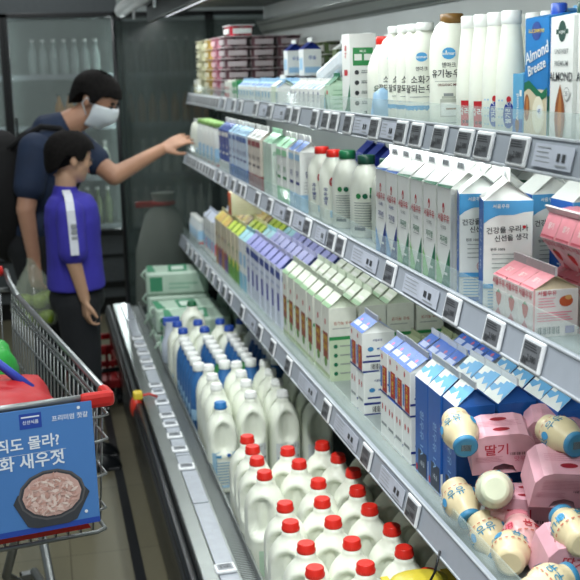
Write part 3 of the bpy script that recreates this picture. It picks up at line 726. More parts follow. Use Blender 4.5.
# red floor trolley behind the boy
t = thing('basket_trolley', (.20, 5.42, 0), R(6)); tag(t, 'red plastic basket trolley with black handle standing on the floor by the ledge', 'trolley')
rdp = mat('trolley_red', '#a02024', .4)
b = MB()
for z in (.10, .2, .28): b.box((-.15, -.12, z), (.10, -.105, z+.03), rdp, .004); b.box((-.15, .12, z), (.10, .135, z+.03), rdp, .004); b.box((-.15, -.12, z), (-.135, .135, z+.03), rdp, .004); b.box((.085, -.12, z), (.10, .135, z+.03), rdp, .004)
for x in (-.15, -.06, .02, .085):
    for y in (-.12, .12): b.box((x, y, .1), (x+.015, y+.015, .31), rdp, .003)
b.box((-.15, -.12, .09), (.10, .135, .105), rdp); b.build('basket', t)
b = MB(); b.tube([(-.15, -.15, .12), (-.14, -.18, .2), (.08, -.18, .2), (.10, -.15, .12)], .012, darkm, 8); b.build('handle', t)
for x in (-.13, .08):
    for y in (-.1, .11): b = MB(); b.tube([(x-.01, y, .03), (x+.01, y, .03)], .03, darkm, 12); b.box((x-.014, y-.006, .03), (x+.014, y+.006, .095), darkm); b.build('wheel', t)
# small red toy pouch clipped to the ledge
t = thing('hanging_pouch', (.285, 3.95, .43)); tag(t, 'small red and yellow pouch clipped to the steel ledge beside the tags', 'pouch')
b = MB(); b.ell((-.01, 0, -.03), (.024, .03, .045), mat('pouch_red', '#c0301f', .3), 16, 10); b.build('pouch_body', t)
b = MB(); b.box((-.02, -.02, .0), (.015, .02, .03), yellow, .006); b.tube([(0, 0, .01), (.04, .0, .016), (.07, .01, .0)], .005, C('#c4453f'), 6); b.build('clip', t)
# ================================================================== PRODUCTS
Z1, Z2, Z3, ZT = SHZ[1], SHZ[2], SHZ[3], .326
# ---------------- top shelf
# stacks of yoghurt four-packs at the far end
def mk_yog(c1, c2):
    def f():
        r = thing('yoghurt_multipack'); b = MB()
        for x in (-.027, .027):
            for y in (-.045, .045): b.lathe([(.019, 0), (.024, .038), (.026, .04)], c1, 10, c=(x, y), sy=1.55, n=3)
        b.build('cups', r); b = MB(); b.box((-.055, -.09, .040), (.055, .09, .0445), c2, .001); b.box((-.0555, -.06, .008), (-.051, .06, .030), c2); b.box((-.04, -.0885, .008), (.04, -.084, .030), c2); b.build('foil_lid', r); return r
    return f
ycol = [('#d9d8b4', '#c8c5a8', 'pale yellow'), ('#d8b455', '#cfc9ad', 'orange yellow'), ('#cc7f92', '#c9a0a8', 'pink'), ('#7a5a60', '#a99ea0', 'dull mauve')]
YS = [5.50, 5.25, 5.02, 4.79]
for i, y in enumerate(YS):
    c1, c2, nm = ycol[i]
    for l in range(6):
        for k in range(1 if i < 3 else 3):
            lab = f'{nm} yoghurt multipack in the tall stacks at the far end of the top shelf'
            place('yog%d' % i, mk_yog(mat('yog_'+nm, c1, .4), mat('lid_'+nm, c2, .4)), (.835+k*.115, y, Z1+.0+l*.0455), lab, 'yoghurt pack', f'{nm} yoghurt multipacks', rz=jit(.03))
place('yogtop', mk_yog(mat('yog_topred', '#b8283a', .4), mat('lid_topwhite', '#d8d8d6', .4)), (.86, 4.8, Z1+6*.0455), 'red and white yoghurt multipack alone on top of the stacks', 'yoghurt pack')
for i, y in enumerate((4.52, 4.28, 4.04)):
    for l in range(5):
        nm = ['dull mauve', 'brown', 'dark green'][i]; cc = ['#7a5a60', '#6a5a50', '#4f5f38'][i]
        for k in range(1):
            place('yogb%d' % i, mk_yog(mat('yogb_'+nm, cc, .4), mat('lidb_'+nm, '#9a9a92', .4)), (1.08, y, Z1+l*.0455), f'{nm} dessert multipack stacked at the back of the top shelf', 'dessert pack', f'{nm} dessert multipacks')
# small drink multipacks in front
def mk_mp(c1, c2, w=.05, d=.05, h=.085):
    def f():
        r = thing('drink_carton'); b = MB(); b.box((-w/2, -d/2, 0), (w/2, d/2, h), c1, .002)
        b.deco(faceA(w, d), [('r', .004, .01, d-.004, h*.45, c2), ('r', .01, h*.6, d-.01, h*.75, c2)]); b.deco(faceS(w, d), [('r', .004, .01, w-.004, h*.4, c2)]); b.build('carton_body', r)
        b = MB(); b.box((-w*.3, -.002, h), (w*.3, .002, h+.006), c1); b.build('top_seam', r); return r
    return f
seq = [(5.56, '#d9dbd2', '#c9b94f', 'white and yellow'), (5.49, '#d9dbd2', '#c9b94f', 'white and yellow'), (4.62, '#d9dbd2', '#b43a48', 'white and red'), (4.56, '#d9dbd2', '#b43a48', 'white and red'), (4.50, '#d9dbd2', '#c8c9c0', 'plain pale'), (4.44, '#2f8a4c', '#d9dbd2', 'green'), (4.38, '#2f8a4c', '#d9dbd2', 'green')]
for y, a_, b_, nm in seq:
    place('mp'+nm, mk_mp(mat('mp_'+nm, a_, .4), mat('mpb_'+nm, b_, .4)), (.79, y, Z1), f'{nm} small drink carton at the front of the far top shelf', 'carton', f'{nm} small drink cartons')
smallblue = lambda: carton('milk_carton', .052, .052, .07, .018, white, lblue, white, A=[('r', .004, .008, .048, .022, blue), ('e', .026, .045, .012, .012, sky)], S=[('r', .004, .008, .048, .018, blue)], RF=[('r', .006, .004, .046, .02, blue)], fin=.01)
for i in range(14):
    for k in range(3):
        if 4.32-i*.058 < 3.62 and k == 0: continue
        place('smallblue', smallblue, (.795+k*.065, 4.32-i*.058, Z1), 'small white and blue gable milk carton in the far half of the top shelf', 'milk carton', 'small white and blue gable cartons')
place('freshc', lambda: carton('milk_carton', .07, .07, .075, .022, mat('pale_green_card', '#cdd9c4', .4), white, mat('pale_green_card', '#cdd9c4'), S=[('t', .035, .055, .012, 0, 'natural', dgreen), ('t', .035, .040, .012, 0, 'yogurt', dgreen)]+lines(.01, .06, .01, .03, 4, inkg), fin=.014),
      (.80, 3.66, Z1), 'pale green lettered gable carton at the front of the top shelf between small blue ones', 'milk carton')
hb5 = lambda: carton('milk_carton', .065, .065, .09, .025, white, navy, navy, S=[('r', .005, .01, .06, .03, lblue), ('t', .0325, .06, .016, 0, '우유', blue)], A=[('r', .01, .02, .055, .06, lblue)], fin=.014, finm=white)
for i, (x, y) in enumerate([(.93, 4.05), (.93, 3.80)]):
    place('hb5', hb5, (x, y, Z1+.105), f'blue roofed white half size milk carton standing on the small cartons, {["far", "near"][i]} one of two', 'milk carton')
dgc = lambda: carton('milk_carton', .06, .06, .1, .02, mat('olive_card', '#55643c', .45), white, white, S=[('r', .01, .02, .05, .06, C('#7f8d55'))], fin=.01)
for i, y in enumerate((3.62, 3.50)): place('dgc', dgc, (1.0, y, Z1+.09), 'olive green carton behind the small milk cartons on the top shelf', 'carton', 'olive cartons')
wedge = lambda: carton('milk_carton', .07, .05, .072, .022, white, white, white, A=[('t', .025, .045, .012, 90, '우유', navy), ('r', .008, .006, .042, .016, sky), ('e', .025, .06, .005, .005, navy)], S=[('r', .01, .02, .06, .05, lblue)], RF=[('p', [(.004, .002), (.02, .002), (.044, .035), (.03, .035)], sky)], fin=.008)
for i in range(7):
    place('wedge', wedge, (.80, 3.38-i*.056, Z1), f'small carton with blue diagonal roof stripe, {ORD[i]} from the far end of seven', 'milk carton')
    place('wedge', wedge, (.88, 3.38-i*.056, Z1), 'striped roof small carton in the second row of the top shelf', 'milk carton', 'second row striped small cartons')
t = thing('wrapped_pack', (.93, 3.22, Z1+.102)); tag(t, 'crumpled clear wrapped pack of blue striped cartons lying on the row of seven', 'wrapped pack')
b = MB(); A_ = Matrix.Rotation(R(-12), 4, 'X')
b.box((-.09, -.14, 0), (.09, .14, .05), mat('wrap_white', '#c9d2d8', .2, bump=1, scale=20), .012, A_)
for i in range(4): b.deco(lambda s, t_, e, i=i: (-.09+s, -.13+i*.07+t_, .0505+e), [('p', [(.01, 0), (.17, .02), (.17, .035), (.01, .015)], sky)], A_)
b.build('wrapped_cartons', t); b = MB(); b.lathe([(.03, 0), (.05, .012), (.012, .04), (.03, .05)], mat('clear_bag_film', '#c4d0bc'), 12, c=(0, .04), M=Matrix.Translation((0, 0, .04))); b.build('film_knot', t)
place('grw', lambda: carton('milk_carton', .055, .055, .085, .022, mat('mint_card', '#bcd9c0', .4), dgreen, mat('mint_card', '#bcd9c0'), A=[('p', [(.01, .01), (.045, .01), (.0, .07)], dgreen), ('r', .02, .06, .035, .07, red)], S=lines(.01, .045, .01, .07, 6, green), fin=.01), (.80, 2.965, Z1), 'mint green small carton with dark green roof beside the tall green labelled carton', 'milk carton')
def tall_brick():
    return brick('milk_carton', .07, .07, .215, white, slant=.0, A=[('t', .035, .17, .02, 90, '서울', red), ('r', .02, .11, .05, .125, red), ('p', [(.0, .005), (.07, .005), (.07, .09), (.035, .03)], dgreen)],
                 S=[('r', .008, .135, .062, .18, green), ('t', .035, .171, .008, 0, 'MILK', white), ('r', .012, .148, .032, .164, white), ('r', .038, .148, .058, .164, white)]+[('e', .018, .118-i*.026, .006, .006, ink) for i in range(4)]+[('r', .03, .116-i*.026, .06, .119-i*.026, inkg) for i in range(4)]+[('r', .03, .121-i*.026, .055, .123-i*.026, inkg) for i in range(4)]+bars(.035, .06, .006, .02, ink, 9))
place('tallb', tall_brick, (.815, 2.80, Z1), 'tall white carton with green label panel left of the red capped bottle', 'milk carton')
place('tallb', tall_brick, (.95, 2.86, Z1), 'tall white carton half hidden behind the red capped bottle on the top shelf', 'milk carton')
botp = [(.034, 0), (.038, .006), (.038, .115), (.036, .135), (.026, .165), (.018, .178), (.0175, .19)]
place('rb1', lambda: bottle('milk_bottle', [(r_*1.12, z*1.0) for r_, z in botp], cream, .184, .0205, .020, capred, [('e', -.004, .12, .010, .010, red), ('r', .016, .01, .021, .15, green), ('t', .0, .075, .022, 0, '유기농', C('#3d5a48')), ('t', .0, .045, .018, 0, '우유', C('#3d5a48'))], a0=-105), (.84, 2.66, Z1), 'white milk bottle with red cap and green stripe on the top shelf', 'milk bottle')
t = thing('sachet', (.79, 2.52, Z1)); tag(t, 'small pale blue packet standing in front of the white bottles on the top shelf', 'packet')
b = MB(); b.lathe([(.028, 0), (.03, .01), (.022, .07), (.004, .082)], mat('pale_blue_packet', '#8eb0cc', .3), 16, sy=.5); b.build('packet_body', t)
wb = [(.036, 0), (.0435, .008), (.0445, .03), (.0445, .145), (.042, .17), (.032, .192), (.021, .202), (.019, .206), (.019, .212)]
wlab = [('r', -.055, .004, .055, .045, sky), ('p', [(-.055, .044), (-.03, .054), (0, .046), (.02, .055), (.055, .045), (.055, .043), (-.055, .043)], lblue), ('e', .0, .150, .014, .010, sky), ('t', 0, .15, .009, 0, 'denmark', white), ('t', 0, .124, .010, 0, '덴마크', ink), ('t', 0, .100, .019, 0, '소화가', ink), ('t', 0, .080, .019, 0, '잘되는우유', ink), ('r', -.03, .063, .03, .0645, inkg)]
for i, y in enumerate((2.545, 2.471, 2.409, 2.342)):
    place('wb', lambda: bottle('milk_bottle', wb, cream, .207, .020, .017, capwhite, wlab, a0=-112, sy=.62, sx=1.0), (.84, y+.02, Z1), f'white capped oval bottle with blue lower band, {ORD[i]} from left of four', 'milk bottle')
jar = C('#b9bdb2')
blab = [('e', .0, .155, .015, .012, sky), ('t', 0, .155, .010, 0, 'denmark', white), ('t', 0, .131, .011, 0, '덴마크', ink), ('t', 0, .113, .018, 0, '유기농우유', ink), ('r', -.032, .098, .032, .0988, inkg), ('t', 0, .091, .007, 0, 'ORGANIC MILK', C('#6b2f2a')),
        ('r', -.018, .025, .018, .062, jar), ('r', -.016, .028, .016, .055, white), ('r', -.014, .063, .014, .068, jar), ('r', -.010, .068, .010, .074, inkg), ('r', -.005, .040, .016, .044, C('#8a6a48')), ('r', -.03, .012, .03, .0135, inkg)]
place('bb', lambda: bottle('milk_bottle', [(a*1.06, z*1.10) for a, z in wb], cream, .216, .0245, .020, capbrown, blab, a0=-113, sy=.75), (.85, 2.225, Z1), 'large milk bottle with gold brown cap and jar drawing on the top shelf', 'milk bottle')
for i, (x, y) in enumerate([(.93, 2.20), (.94, 2.36)]):
    place('wbk', lambda: bottle('milk_bottle', wb, cream, .207, .019, .017, capwhite, (), sy=.7), (x+.04, y, Z1), 'white capped plain bottle standing behind the large brown capped bottle', 'milk bottle', 'plain bottles behind the brown capped bottle')
sl = [(.022, 0), (.0265, .006), (.027, .085), (.025, .125), (.020, .175), (.0175, .197), (.0175, .204)]
for i, y in enumerate((2.097, 2.031, 1.965, 1.90)):
    col_ = red if i < 2 else C('#2c3f98'); nm = 'red' if i < 2 else 'blue'
    place('sl'+nm, lambda: bottle('yoghurt_bottle', sl, cream, .201, .0185, .024, capwhite, ([('r', -.014, .012, .014, .062, red), ('t', 0, .04, .016, 0, '플레인', white), ('r', -.010, .018, .010, .024, C('#5a1220'))] if i < 2 else [('e', 0, .040, .010, .024, col_), ('t', 0, .045, .011, 90, '불가리스', white), ('e', 0, .068, .004, .006, red)]+[('r', x_, y_, x_+.003, y_+.003, lblue) for x_ in (-.02, -.013, .013, .019) for y_ in (.02, .035, .05, .065)]), a0=-120), (.84, y, Z1), f'slim white yoghurt bottle with {nm} label, {["left", "right"][i % 2]} of the two', 'yoghurt bottle')
    place('sl'+nm, None, (.93, y+.03, Z1), f'slim white bottle in the second row behind the {nm} labelled pair', 'yoghurt bottle', f'second row slim bottles behind the {nm} labelled pair')
lb = lambda: brick('drink_carton', .03, .04, .115, mat('light_blue_card', '#5aa3cc', .35), A=[('r', .0, .012, .04, .04, blue), ('t', .02, .06, .014, 90, 'Almond', white), ('e', .02, .03, .008, .012, C('#7a4a28')), ('r', .028, .078, .036, .088, white)])
for i, (y, z) in enumerate([(1.775, .845), (1.745, .80)]): place('lb', lb, (z, y, Z1), f'small light blue nut drink carton left of the big blue one, {["far", "near"][i]} of two', 'drink carton')
place('lb2', lambda: brick('drink_carton', .05, .045, .185, mat('light_blue_card', '#5aa3cc'), A=[('r', .0, .0, .045, .05, white), ('t', .02, .10, .02, 90, 'Breeze', white)]), (.92, 1.80, Z1), 'taller light blue carton standing behind the small blue nut drinks', 'drink carton')
almc = C('#8f4f22'); almc2 = C('#b87840')
abz = lambda: brick('nut_drink_carton', .075, .085, .215, mat('almond_blue', '#2577b8', .3), slant=.012,
    A=[('e', .042, .182, .018, .015, C('#1d3f88')), ('t', .042, .182, .008, 0, 'BLUE DIAMOND', yellow), ('t', .045, .147, .027, 14, 'Almond', white), ('t', .045, .125, .024, 14, 'Breeze', white), ('r', 0, .0, .085, .09, C('#cfc3a6')), ('p', [(0, .085), (0, .1), (.018, .104), (.018, .092)], dgreen), ('p', [(.018, .092), (.018, .104), (.045, .092), (.045, .080)], dgreen), ('p', [(.045, .080), (.045, .092), (.065, .084), (.065, .072)], dgreen), ('p', [(.065, .072), (.065, .084), (.085, .094), (.085, .080)], dgreen), ('e', .012, .06, .010, .022, almc), ('e', .014, .062, .005, .016, almc2), ('e', .055, .05, .022, .03, C('#e4dfc8')), ('e', .06, .055, .011, .011, white), ('t', .06, .055, .011, 0, '45', blue), ('r', 0, .0, .085, .012, dgreen)],
    S=[('r', .0, .0, .075, .08, C('#2a6a58')), ('r', .01, .09, .065, .15, navy)], capm=capblue)
place('abz', abz, (.822, 1.675, Z1), 'blue nut drink carton with white slanted lettering on the top shelf', 'nut drink carton')
awh = lambda: brick('nut_drink_carton', .075, .075, .212, white, slant=.012,
    A=[('e', .038, .178, .013, .016, C('#21463c')), ('r', .018, .174, .058, .181, C('#21463c')), ('t', .038, .1775, .007, 0, 'original', white), ('t', .038, .148, .010, 0, 'UNSWEET', inkg), ('t', .038, .130, .011, 0, 'PREMIUM', inkg), ('t', .038, .110, .018, 0, 'ALMOND', ink), ('p', [(.036, .1), (.022, .07), (.018, .045), (.024, .02), (.036, .008), (.048, .02), (.054, .045), (.05, .07)], almc), ('p', [(.037, .095), (.030, .06), (.031, .03), (.037, .012), (.042, .03), (.043, .06)], almc2), ('e', .058, .085, .010, .010, inkg), ('e', .058, .085, .009, .009, white), ('t', .058, .085, .010, 0, '35', inkg)],
    S=lines(.01, .06, .03, .16, 12, inkg)+[('r', 0, 0, .075, .012, dgreen)], capm=capdark)
place('awh', awh, (.815, 1.572, Z1), 'white nut drink carton with a large brown almond on the top shelf', 'nut drink carton')
place('awh', awh, (.815, 1.482, Z1), 'white nut drink carton at the right edge of the top shelf', 'nut drink carton')
for i, (x, y, cm, nm) in enumerate([(.93, 1.62, mat('back_blue', '#3d7fc0', .3), 'blue'), (.93, 1.52, mat('back_green', '#2f5f4a', .3), 'green'), (.93, 1.72, mat('back_sky', '#69a9d4', .3), 'sky blue')]):
    place('bk'+nm, lambda: brick('drink_carton', .08, .08, .225, cm, S=[('r', .01, .12, .07, .2, white)], A=[('r', .01, .12, .07, .2, white)]), (x, y, Z1), f'{nm} carton in the second row behind the nut drinks', 'drink carton')

# ---------------- middle shelf
capb = [(.032, 0), (.037, .006), (.038, .11), (.036, .135), (.028, .16), (.018, .176), (.017, .19)]
for i, y in enumerate((5.58, 5.48)):
    place('mwb', lambda: bottle('milk_bottle', [(.034, 0), (.04, .01), (.041, .12), (.036, .15), (.028, .172), (.02, .182)], cream, .18, .019, .014, capwhite, [('r', -.02, .03, .02, .06, lblue)]), (.775, y, Z2), f'white round shouldered bottle at the far end of the middle shelf, {["far", "near"][i]} of two', 'milk bottle')
pch = [(.035, 0), (.04, .01), (.041, .15), (.034, .175), (.03, .185)]
for i, y in enumerate((5.36, 5.24, 5.12, 5.0, 4.88)):
    place('pch', lambda: bottle('yoghurt_tub', pch, white, .182, .036, .02, mat('leaf_green', '#8fb86a', .5), [('r', -.03, .03, .03, .09, lblue), ('r', -.02, .012, .02, .02, red)]), (.78, y, Z2), f'white tub with pale green lid on the far middle shelf, {ORD[i]} from the far end', 'yoghurt tub')
def mcart(c1, c2, c3, txt, nm, w=.07, d=.07, hb=.185, top=None, hr=.028):
    return lambda: carton('milk_carton', w, d, hb, hr, c1, top or c1, c1, A=[('r', 0, 0, d, hb*.3, c2), ('t', d/2, hb*.62, .02, 0, txt, c3), ('r', .01, hb*.45, d-.01, hb*.5, c3), ('r', 0, hb*.85, d, hb*.95, c2)], S=[('r', 0, 0, w, hb*.3, c2), ('t', w/2, hb*.62, .02, 0, txt, c3)]+lines(.012, w-.012, hb*.34, hb*.5, 4, inkg), fin=.018, finm=white)
cnt = [('bx', mcart(mat('royal_card', '#2d4f9f', .4), white, white, '우유', ''), [4.72, 4.64, 4.56], 'blue', 'royal blue carton on the far middle shelf'),
       ('bw', mcart(mat('bluewhite_card', '#b9cadb', .4), blue, navy, '맛있는', '', top=lblue), [4.46, 4.38, 4.30, 4.22, 4.14], 'bw', 'pale blue banded carton on the middle shelf'),
       ('br', mcart(mat('beige_card', '#cfc6ba', .4), C('#8b3038'), C('#55484a'), '저지방', '', top=white), [4.04, 3.96, 3.88], 'br', 'beige carton with dark red band, middle shelf')]
for key, f_, ys, nm, lab in cnt:
    for i, y in enumerate(ys): place(key, f_, (.785, y, Z2), f'{lab}, {ORD[i]} from the far end', 'milk carton')
dz = lambda: carton('milk_carton', .075, .07, .185, .03, mat('mint_white_card', '#cfdcd2', .4), mat('mint_roof', '#93c4a4', .4), mat('mint_roof', '#93c4a4'), A=[('r', .01, .02, .06, .17, mat('mint_white2', '#b9cfc0', .4)), ('r', 0, 0, .004, .185, lgreen)],
    S=[('t', .0375, .168, .007, 0, 'milk', green), ('t', .0375, .150, .017, 0, 'D-ZONE', C('#2f9a6a')), ('t', .0375, .130, .015, 0, 'NEW', C('#2f9a6a')), ('t', .0375, .108, .008, 0, 'the first', inkg), ('t', .0375, .086, .017, 0, 'FRESH', C('#7d9a90')), ('t', .0375, .066, .017, 0, 'MILK', C('#7d9a90')), ('t', .0375, .044, .015, 0, 'FRESH', C('#5cb88a')), ('t', .0375, .024, .017, 0, 'MILK', C('#5cb88a'))], fin=.016)
for i, y in enumerate((3.68, 3.76)): place('dz', dz, (.79, y, Z2), ('pale green carton lettered FRESH MILK on the middle shelf', 'pale green carton directly behind the lettered FRESH MILK one')[i], 'milk carton')
for i, y in enumerate((3.52, 3.44, 3.34, 3.26)):
    nm = ['pale green', 'pale green', 'blue roofed', 'blue roofed'][i]
    place('pg'+nm, mcart(white, lblue if i > 1 else lgreen, navy if i > 1 else green, '맑은', '', top=(blue if i > 1 else lgreen)), (.785, y, Z2), f'white carton with {nm if i>1 else "pale green"} top left of the red capped bottles, {["far", "near"][i % 2]} of two', 'milk carton')
b1 = [(r_*1.13, z*1.05) for r_, z in capb]
for i, y in enumerate((3.13, 2.995)):
    place('rb2', lambda: bottle('milk_bottle', b1, cream, .186, .021, .020, capred, [('e', .006, .12, .012, .014, red), ('t', .006, .12, .010, 0, '우유', white), ('t', -.016, .08, .014, 90, '서울우유', navy), ('r', -.005, .02, .02, .04, lblue)], a0=-115), (.795, y, Z2), f'white milk bottle with red cap on the middle shelf, {["left", "right"][i]} of two', 'milk bottle')
glab = [('e', -.018, .108, .007, .007, green), ('e', 0, .108, .007, .007, dgreen), ('e', .018, .108, .007, .007, dgreen), ('r', .012, .115, .026, .13, green)]+lines(-.03, .02, .03, .09, 10, inkg, .0018)+[('r', -.03, .02, .0, .028, ink)]+bars(.012, .024, .045, .085, ink, 5)
for i, (y, c_) in enumerate(((2.905, capgreen), (2.725, capdark), (2.60, capdark))):
    place('gb%d' % (i > 0), lambda: bottle('milk_bottle', [(r_*1.16, z*1.05) for r_, z in capb], cream, .187, .023, .023, c_, glab, a0=-112), (.81+.02*(i == 2), y, Z2), ['white milk bottle with bright green cap left of the two dark capped ones', 'large white milk bottle with dark green cap and printed label on the middle shelf', 'white milk bottle with dark green cap partly hidden by the red lettered cartons'][i], 'milk bottle')
for i, (x, y) in enumerate([(.93, 2.98), (.93, 2.85), (.94, 2.70), (.94, 3.12)]):
    place('nvb', lambda: carton('milk_carton', .07, .07, .185, .03, mat('navy_card', '#1e2c7e', .4), navy, navy, S=[('r', .01, .1, .06, .15, white)], fin=.014), (x, y, Z2), 'dark navy carton standing behind the green capped bottles', 'milk carton', 'navy cartons behind the bottles')
def seoul(c1, c2):
    return lambda: carton('milk_carton', .072, .075, .20, .03, white, white, white,
        A=[('e', .036, .160, .006, .010, red), ('e', .036, .157, .0025, .005, white), ('t', .038, .139, .017, 0, '서울우유', red), ('t', .038, .122, .010, 0, '나100%', c1 if c1 is navy else inkg), ('t', .04, .098, .015, 0, '저지방', c1), ('r', .022, .088, .058, .0893, inkg), ('p', [(0, .002), (0, .066), (.036, .018), (.036, .002)], c2), ('p', [(.026, .002), (.075, .085), (.075, .002)], c1), ('r', .045, .03, .062, .035, white)],
        S=[('r', 0, 0, .006, .2, C('#d2d5cf')), ('r', .02, .16, .06, .165, inkg)], RF=[('p', [(0, .0), (.075, .0), (.075, .008), (0, .004)], c1 if c1 is not navy else blue)], fin=.024, findeco=[('r', .02, .004, .06, .018, C('#a9adb0'))]+bars(.022, .058, .006, .016, ink, 12))
for i, (y, c) in enumerate([(2.42, 'blue'), (2.335, 'blue'), (2.25, 'green'), (2.17, 'green'), (2.09, 'green'), (2.01, 'green')]):
    args = (navy, C('#6f9ed0')) if c == 'blue' else (dgreen, C('#8fc77f')); n_ = i if c == 'blue' else i-2
    place('se'+c, seoul(*args), (.788, y, Z2), f'gable carton with red lettering and {c} pointed base, {ORD[n_]} from left', 'milk carton')
    for k in (1, 2):
        place('se'+c, None, (.788+.085*k, y+.01*k, Z2), f'{c} based white gable carton in row {["", "two", "three"][k]} behind the red lettered ones', 'milk carton', f'{c} based cartons row {["", "two", "three"][k]}')
cb = mat('deep_blue_card', '#1f4f9e', .35); sk = C('#4e9bd0'); pt = C('#e0e3dd')
big = lambda: carton('milk_carton', .085, .078, .20, .034, white, white, white,
    A=[('r', 0, 0, .078, .2, C('#245cae')), ('t', .038, .12, .026, -90, '건강우유', C('#c9d8ea')), ('e', .015, .03, .005, .005, white), ('e', .03, .04, .004, .004, white), ('e', .022, .018, .004, .004, white)],
    S=[('r', 0, .175, .085, .2, sk), ('p', [(0, .1755), (0, .160), (.010, .168), (.022, .1735), (.03, .1755)], sk), ('p', [(.05, .1745), (.085, .1745), (.085, .181), (.07, .1795)], pt), ('t', .03, .190, .008, 0, '서울우유', white), ('t', .041, .149, .0125, 4, '건강을 우리가', ink), ('t', .048, .135, .0120, 4, '신선을 생각', ink), ('e', .070, .154, .003, .003, red), ('t', .025, .115, .006, 0, '원유 100%', ink)]+lines(.015, .07, .082, .106, 4, inkg, .0012)
     +[('e', .042, .066, .010, .010, C('#c4848a')), ('e', .042, .066, .0086, .0086, pt), ('r', .035, .064, .049, .068, C('#c4848a')), ('r', 0, .046, .085, .054, sk), ('r', 0, 0, .085, .008, C('#245cae'))]+lines(.008, .05, .012, .04, 6, sk, .0015)+[('r', .058, .012, .076, .03, C('#8a90b8'))], fin=.022, finm=pt, findeco=[('r', .02, .003, .055, .018, inkg)])
place('big', big, (.79, 1.80, Z2), 'large white and blue gable carton with black brush lettering on the middle shelf', 'milk carton', rz=R(-17))
place('big', big, (.79, 1.915, Z2), 'large blue sided gable carton just left of the brush lettered one', 'milk carton', rz=R(-17))
bb_ = [(.895, 1.86, -3), (.905, 1.735, 2), (.905, 1.61, 4), (.985, 1.92, -3), (1.0, 1.80, 0), (1.06, 1.69, 0), (.905, 1.50, 4), (1.06, 1.58, 0)]
for i, (x, y, a) in enumerate(bb_):
    lab = ['large blue sided gable carton tucked right behind the brush lettered one', 'large gable carton with blue side right of the brush lettered one', 'large gable carton with blue side behind the leaning strawberry pack', 'large blue and white carton in the back row of the middle shelf'][min(i, 3)]
    place('big', big, (x, y, Z2), lab, 'milk carton', 'back row large blue cartons' if i >= 3 else None, rz=R(a))
# strawberry milk cartons
sb = C('#c2362c'); pk = mat('strawberry_roof_pink', '#d98a93', .35)
def strawc():
    w, d = .08, .052
    return carton('strawberry_milk_carton', w, d, .078, .022, mat('strawberry_white', '#e3dcd8', .35), pk, mat('kraft_inner', '#c9b79a', .6),
        A=[('t', .026, .068, .014, 0, '서울우유', C('#c0364a')), ('p', [(.014, .048), (.020, .053), (.032, .053), (.038, .048), (.034, .034), (.026, .027), (.018, .034)], sb), ('p', [(.018, .050), (.026, .057), (.034, .050), (.026, .051)], green), ('p', [(0, 0), (.052, 0), (.026, .026)], C('#cf7f88')), ('r', 0, .0, .052, .007, C('#d99aa2'))],
        S=[('t', .025, .072, .009, 0, '서울우유', C('#c0364a')), ('e', .058, .058, .012, .009, C('#c4572f')), ('e', .062, .064, .006, .004, C('#d8a060'))]+lines(.01, .04, .050, .064, 4, pink, .001)+lines(.008, .07, .027, .040, 4, pink, .0014)+bars(.008, .048, .006, .018, ink, 16)+[('r', .056, .006, .072, .018, C('#8a7fb0')), ('r', 0, 0, .003, .082, C('#d9a0a0'))],
        RF=[('t', .026, .022, .012, 0, '딸기', C('#e8d6d4')), ('r', .004, .003, .048, .006, C('#b84a58'))], fin=.014, finm=mat('clear_fin', '#c9c2c2', .3))
sp = [(.782, 1.715), (.782, 1.662), (.782, 1.609), (.868, 1.68), (.868, 1.627), (.868, 1.574)]
for i, (x, y) in enumerate(sp):
    place('straw', strawc, (x, y, Z2), f'small pink roofed strawberry milk carton, {["far", "middle", "near"][i % 3]} one in the {"left" if i < 3 else "right"} row on the middle shelf', 'strawberry milk carton')
for i in range(3):
    place('straw', strawc, (.888, 1.675-.053*i, Z2+.108), f'strawberry milk carton leaning on top of the others, {["far", "middle", "near"][i]} one', 'strawberry milk carton', rot=(0, R(-38), 0))

# ---------------- lower shelf
X3 = [.78, .865, .95, 1.035]
sm3 = lambda: bottle('yoghurt_bottle', [(.022, 0), (.026, .005), (.026, .09), (.018, .115), (.016, .125)], mat('pale_bottle', '#c6cdcf', .35), .123, .017, .014, capwhite, [('r', -.02, .04, .02, .085, lblue), ('r', -.012, .02, .012, .028, red)])
for i in range(6):
    for j in range(4):
        for l in range(2 if j < 2 else 1):
            place('sm3', sm3, (.745+j*.07, 5.66-i*.058, Z3+l*.0), 'small pale yoghurt bottle at the far end of the lower shelf', 'yoghurt bottle', 'far small yoghurt bottles') if l == 0 else None
t3 = lambda: carton('juice_carton', .07, .07, .17, .03, white, C('#c7cfe0'), white, A=[('r', .0, .03, .07, .08, lblue), ('t', .035, .11, .018, 0, '주스', navy)], S=[('r', 0, .02, .07, .07, pink)], fin=.012)
for i in range(4):
    for j in range(4): place('t3', t3, (X3[j], 5.27-i*.085, Z3), 'white juice carton with pale lilac roof in the far part of the lower shelf', 'juice carton', 'pale lilac roofed juice cartons')
def juice(c1, c2, c3, tx): return lambda: carton('juice_carton', .075, .075, .205, .032, mat('juice_cream', '#d6cdb0', .4), c2, c1, A=[('r', 0, 0, .075, .08, c1), ('e', .037, .075, .02, .02, c3), ('t', .037, .135, .022, 0, tx, c1)], S=[('r', 0, 0, .075, .09, c1), ('t', .037, .135, .022, 0, tx, c1)], fin=.014, finm=C('#d8d3a8'))
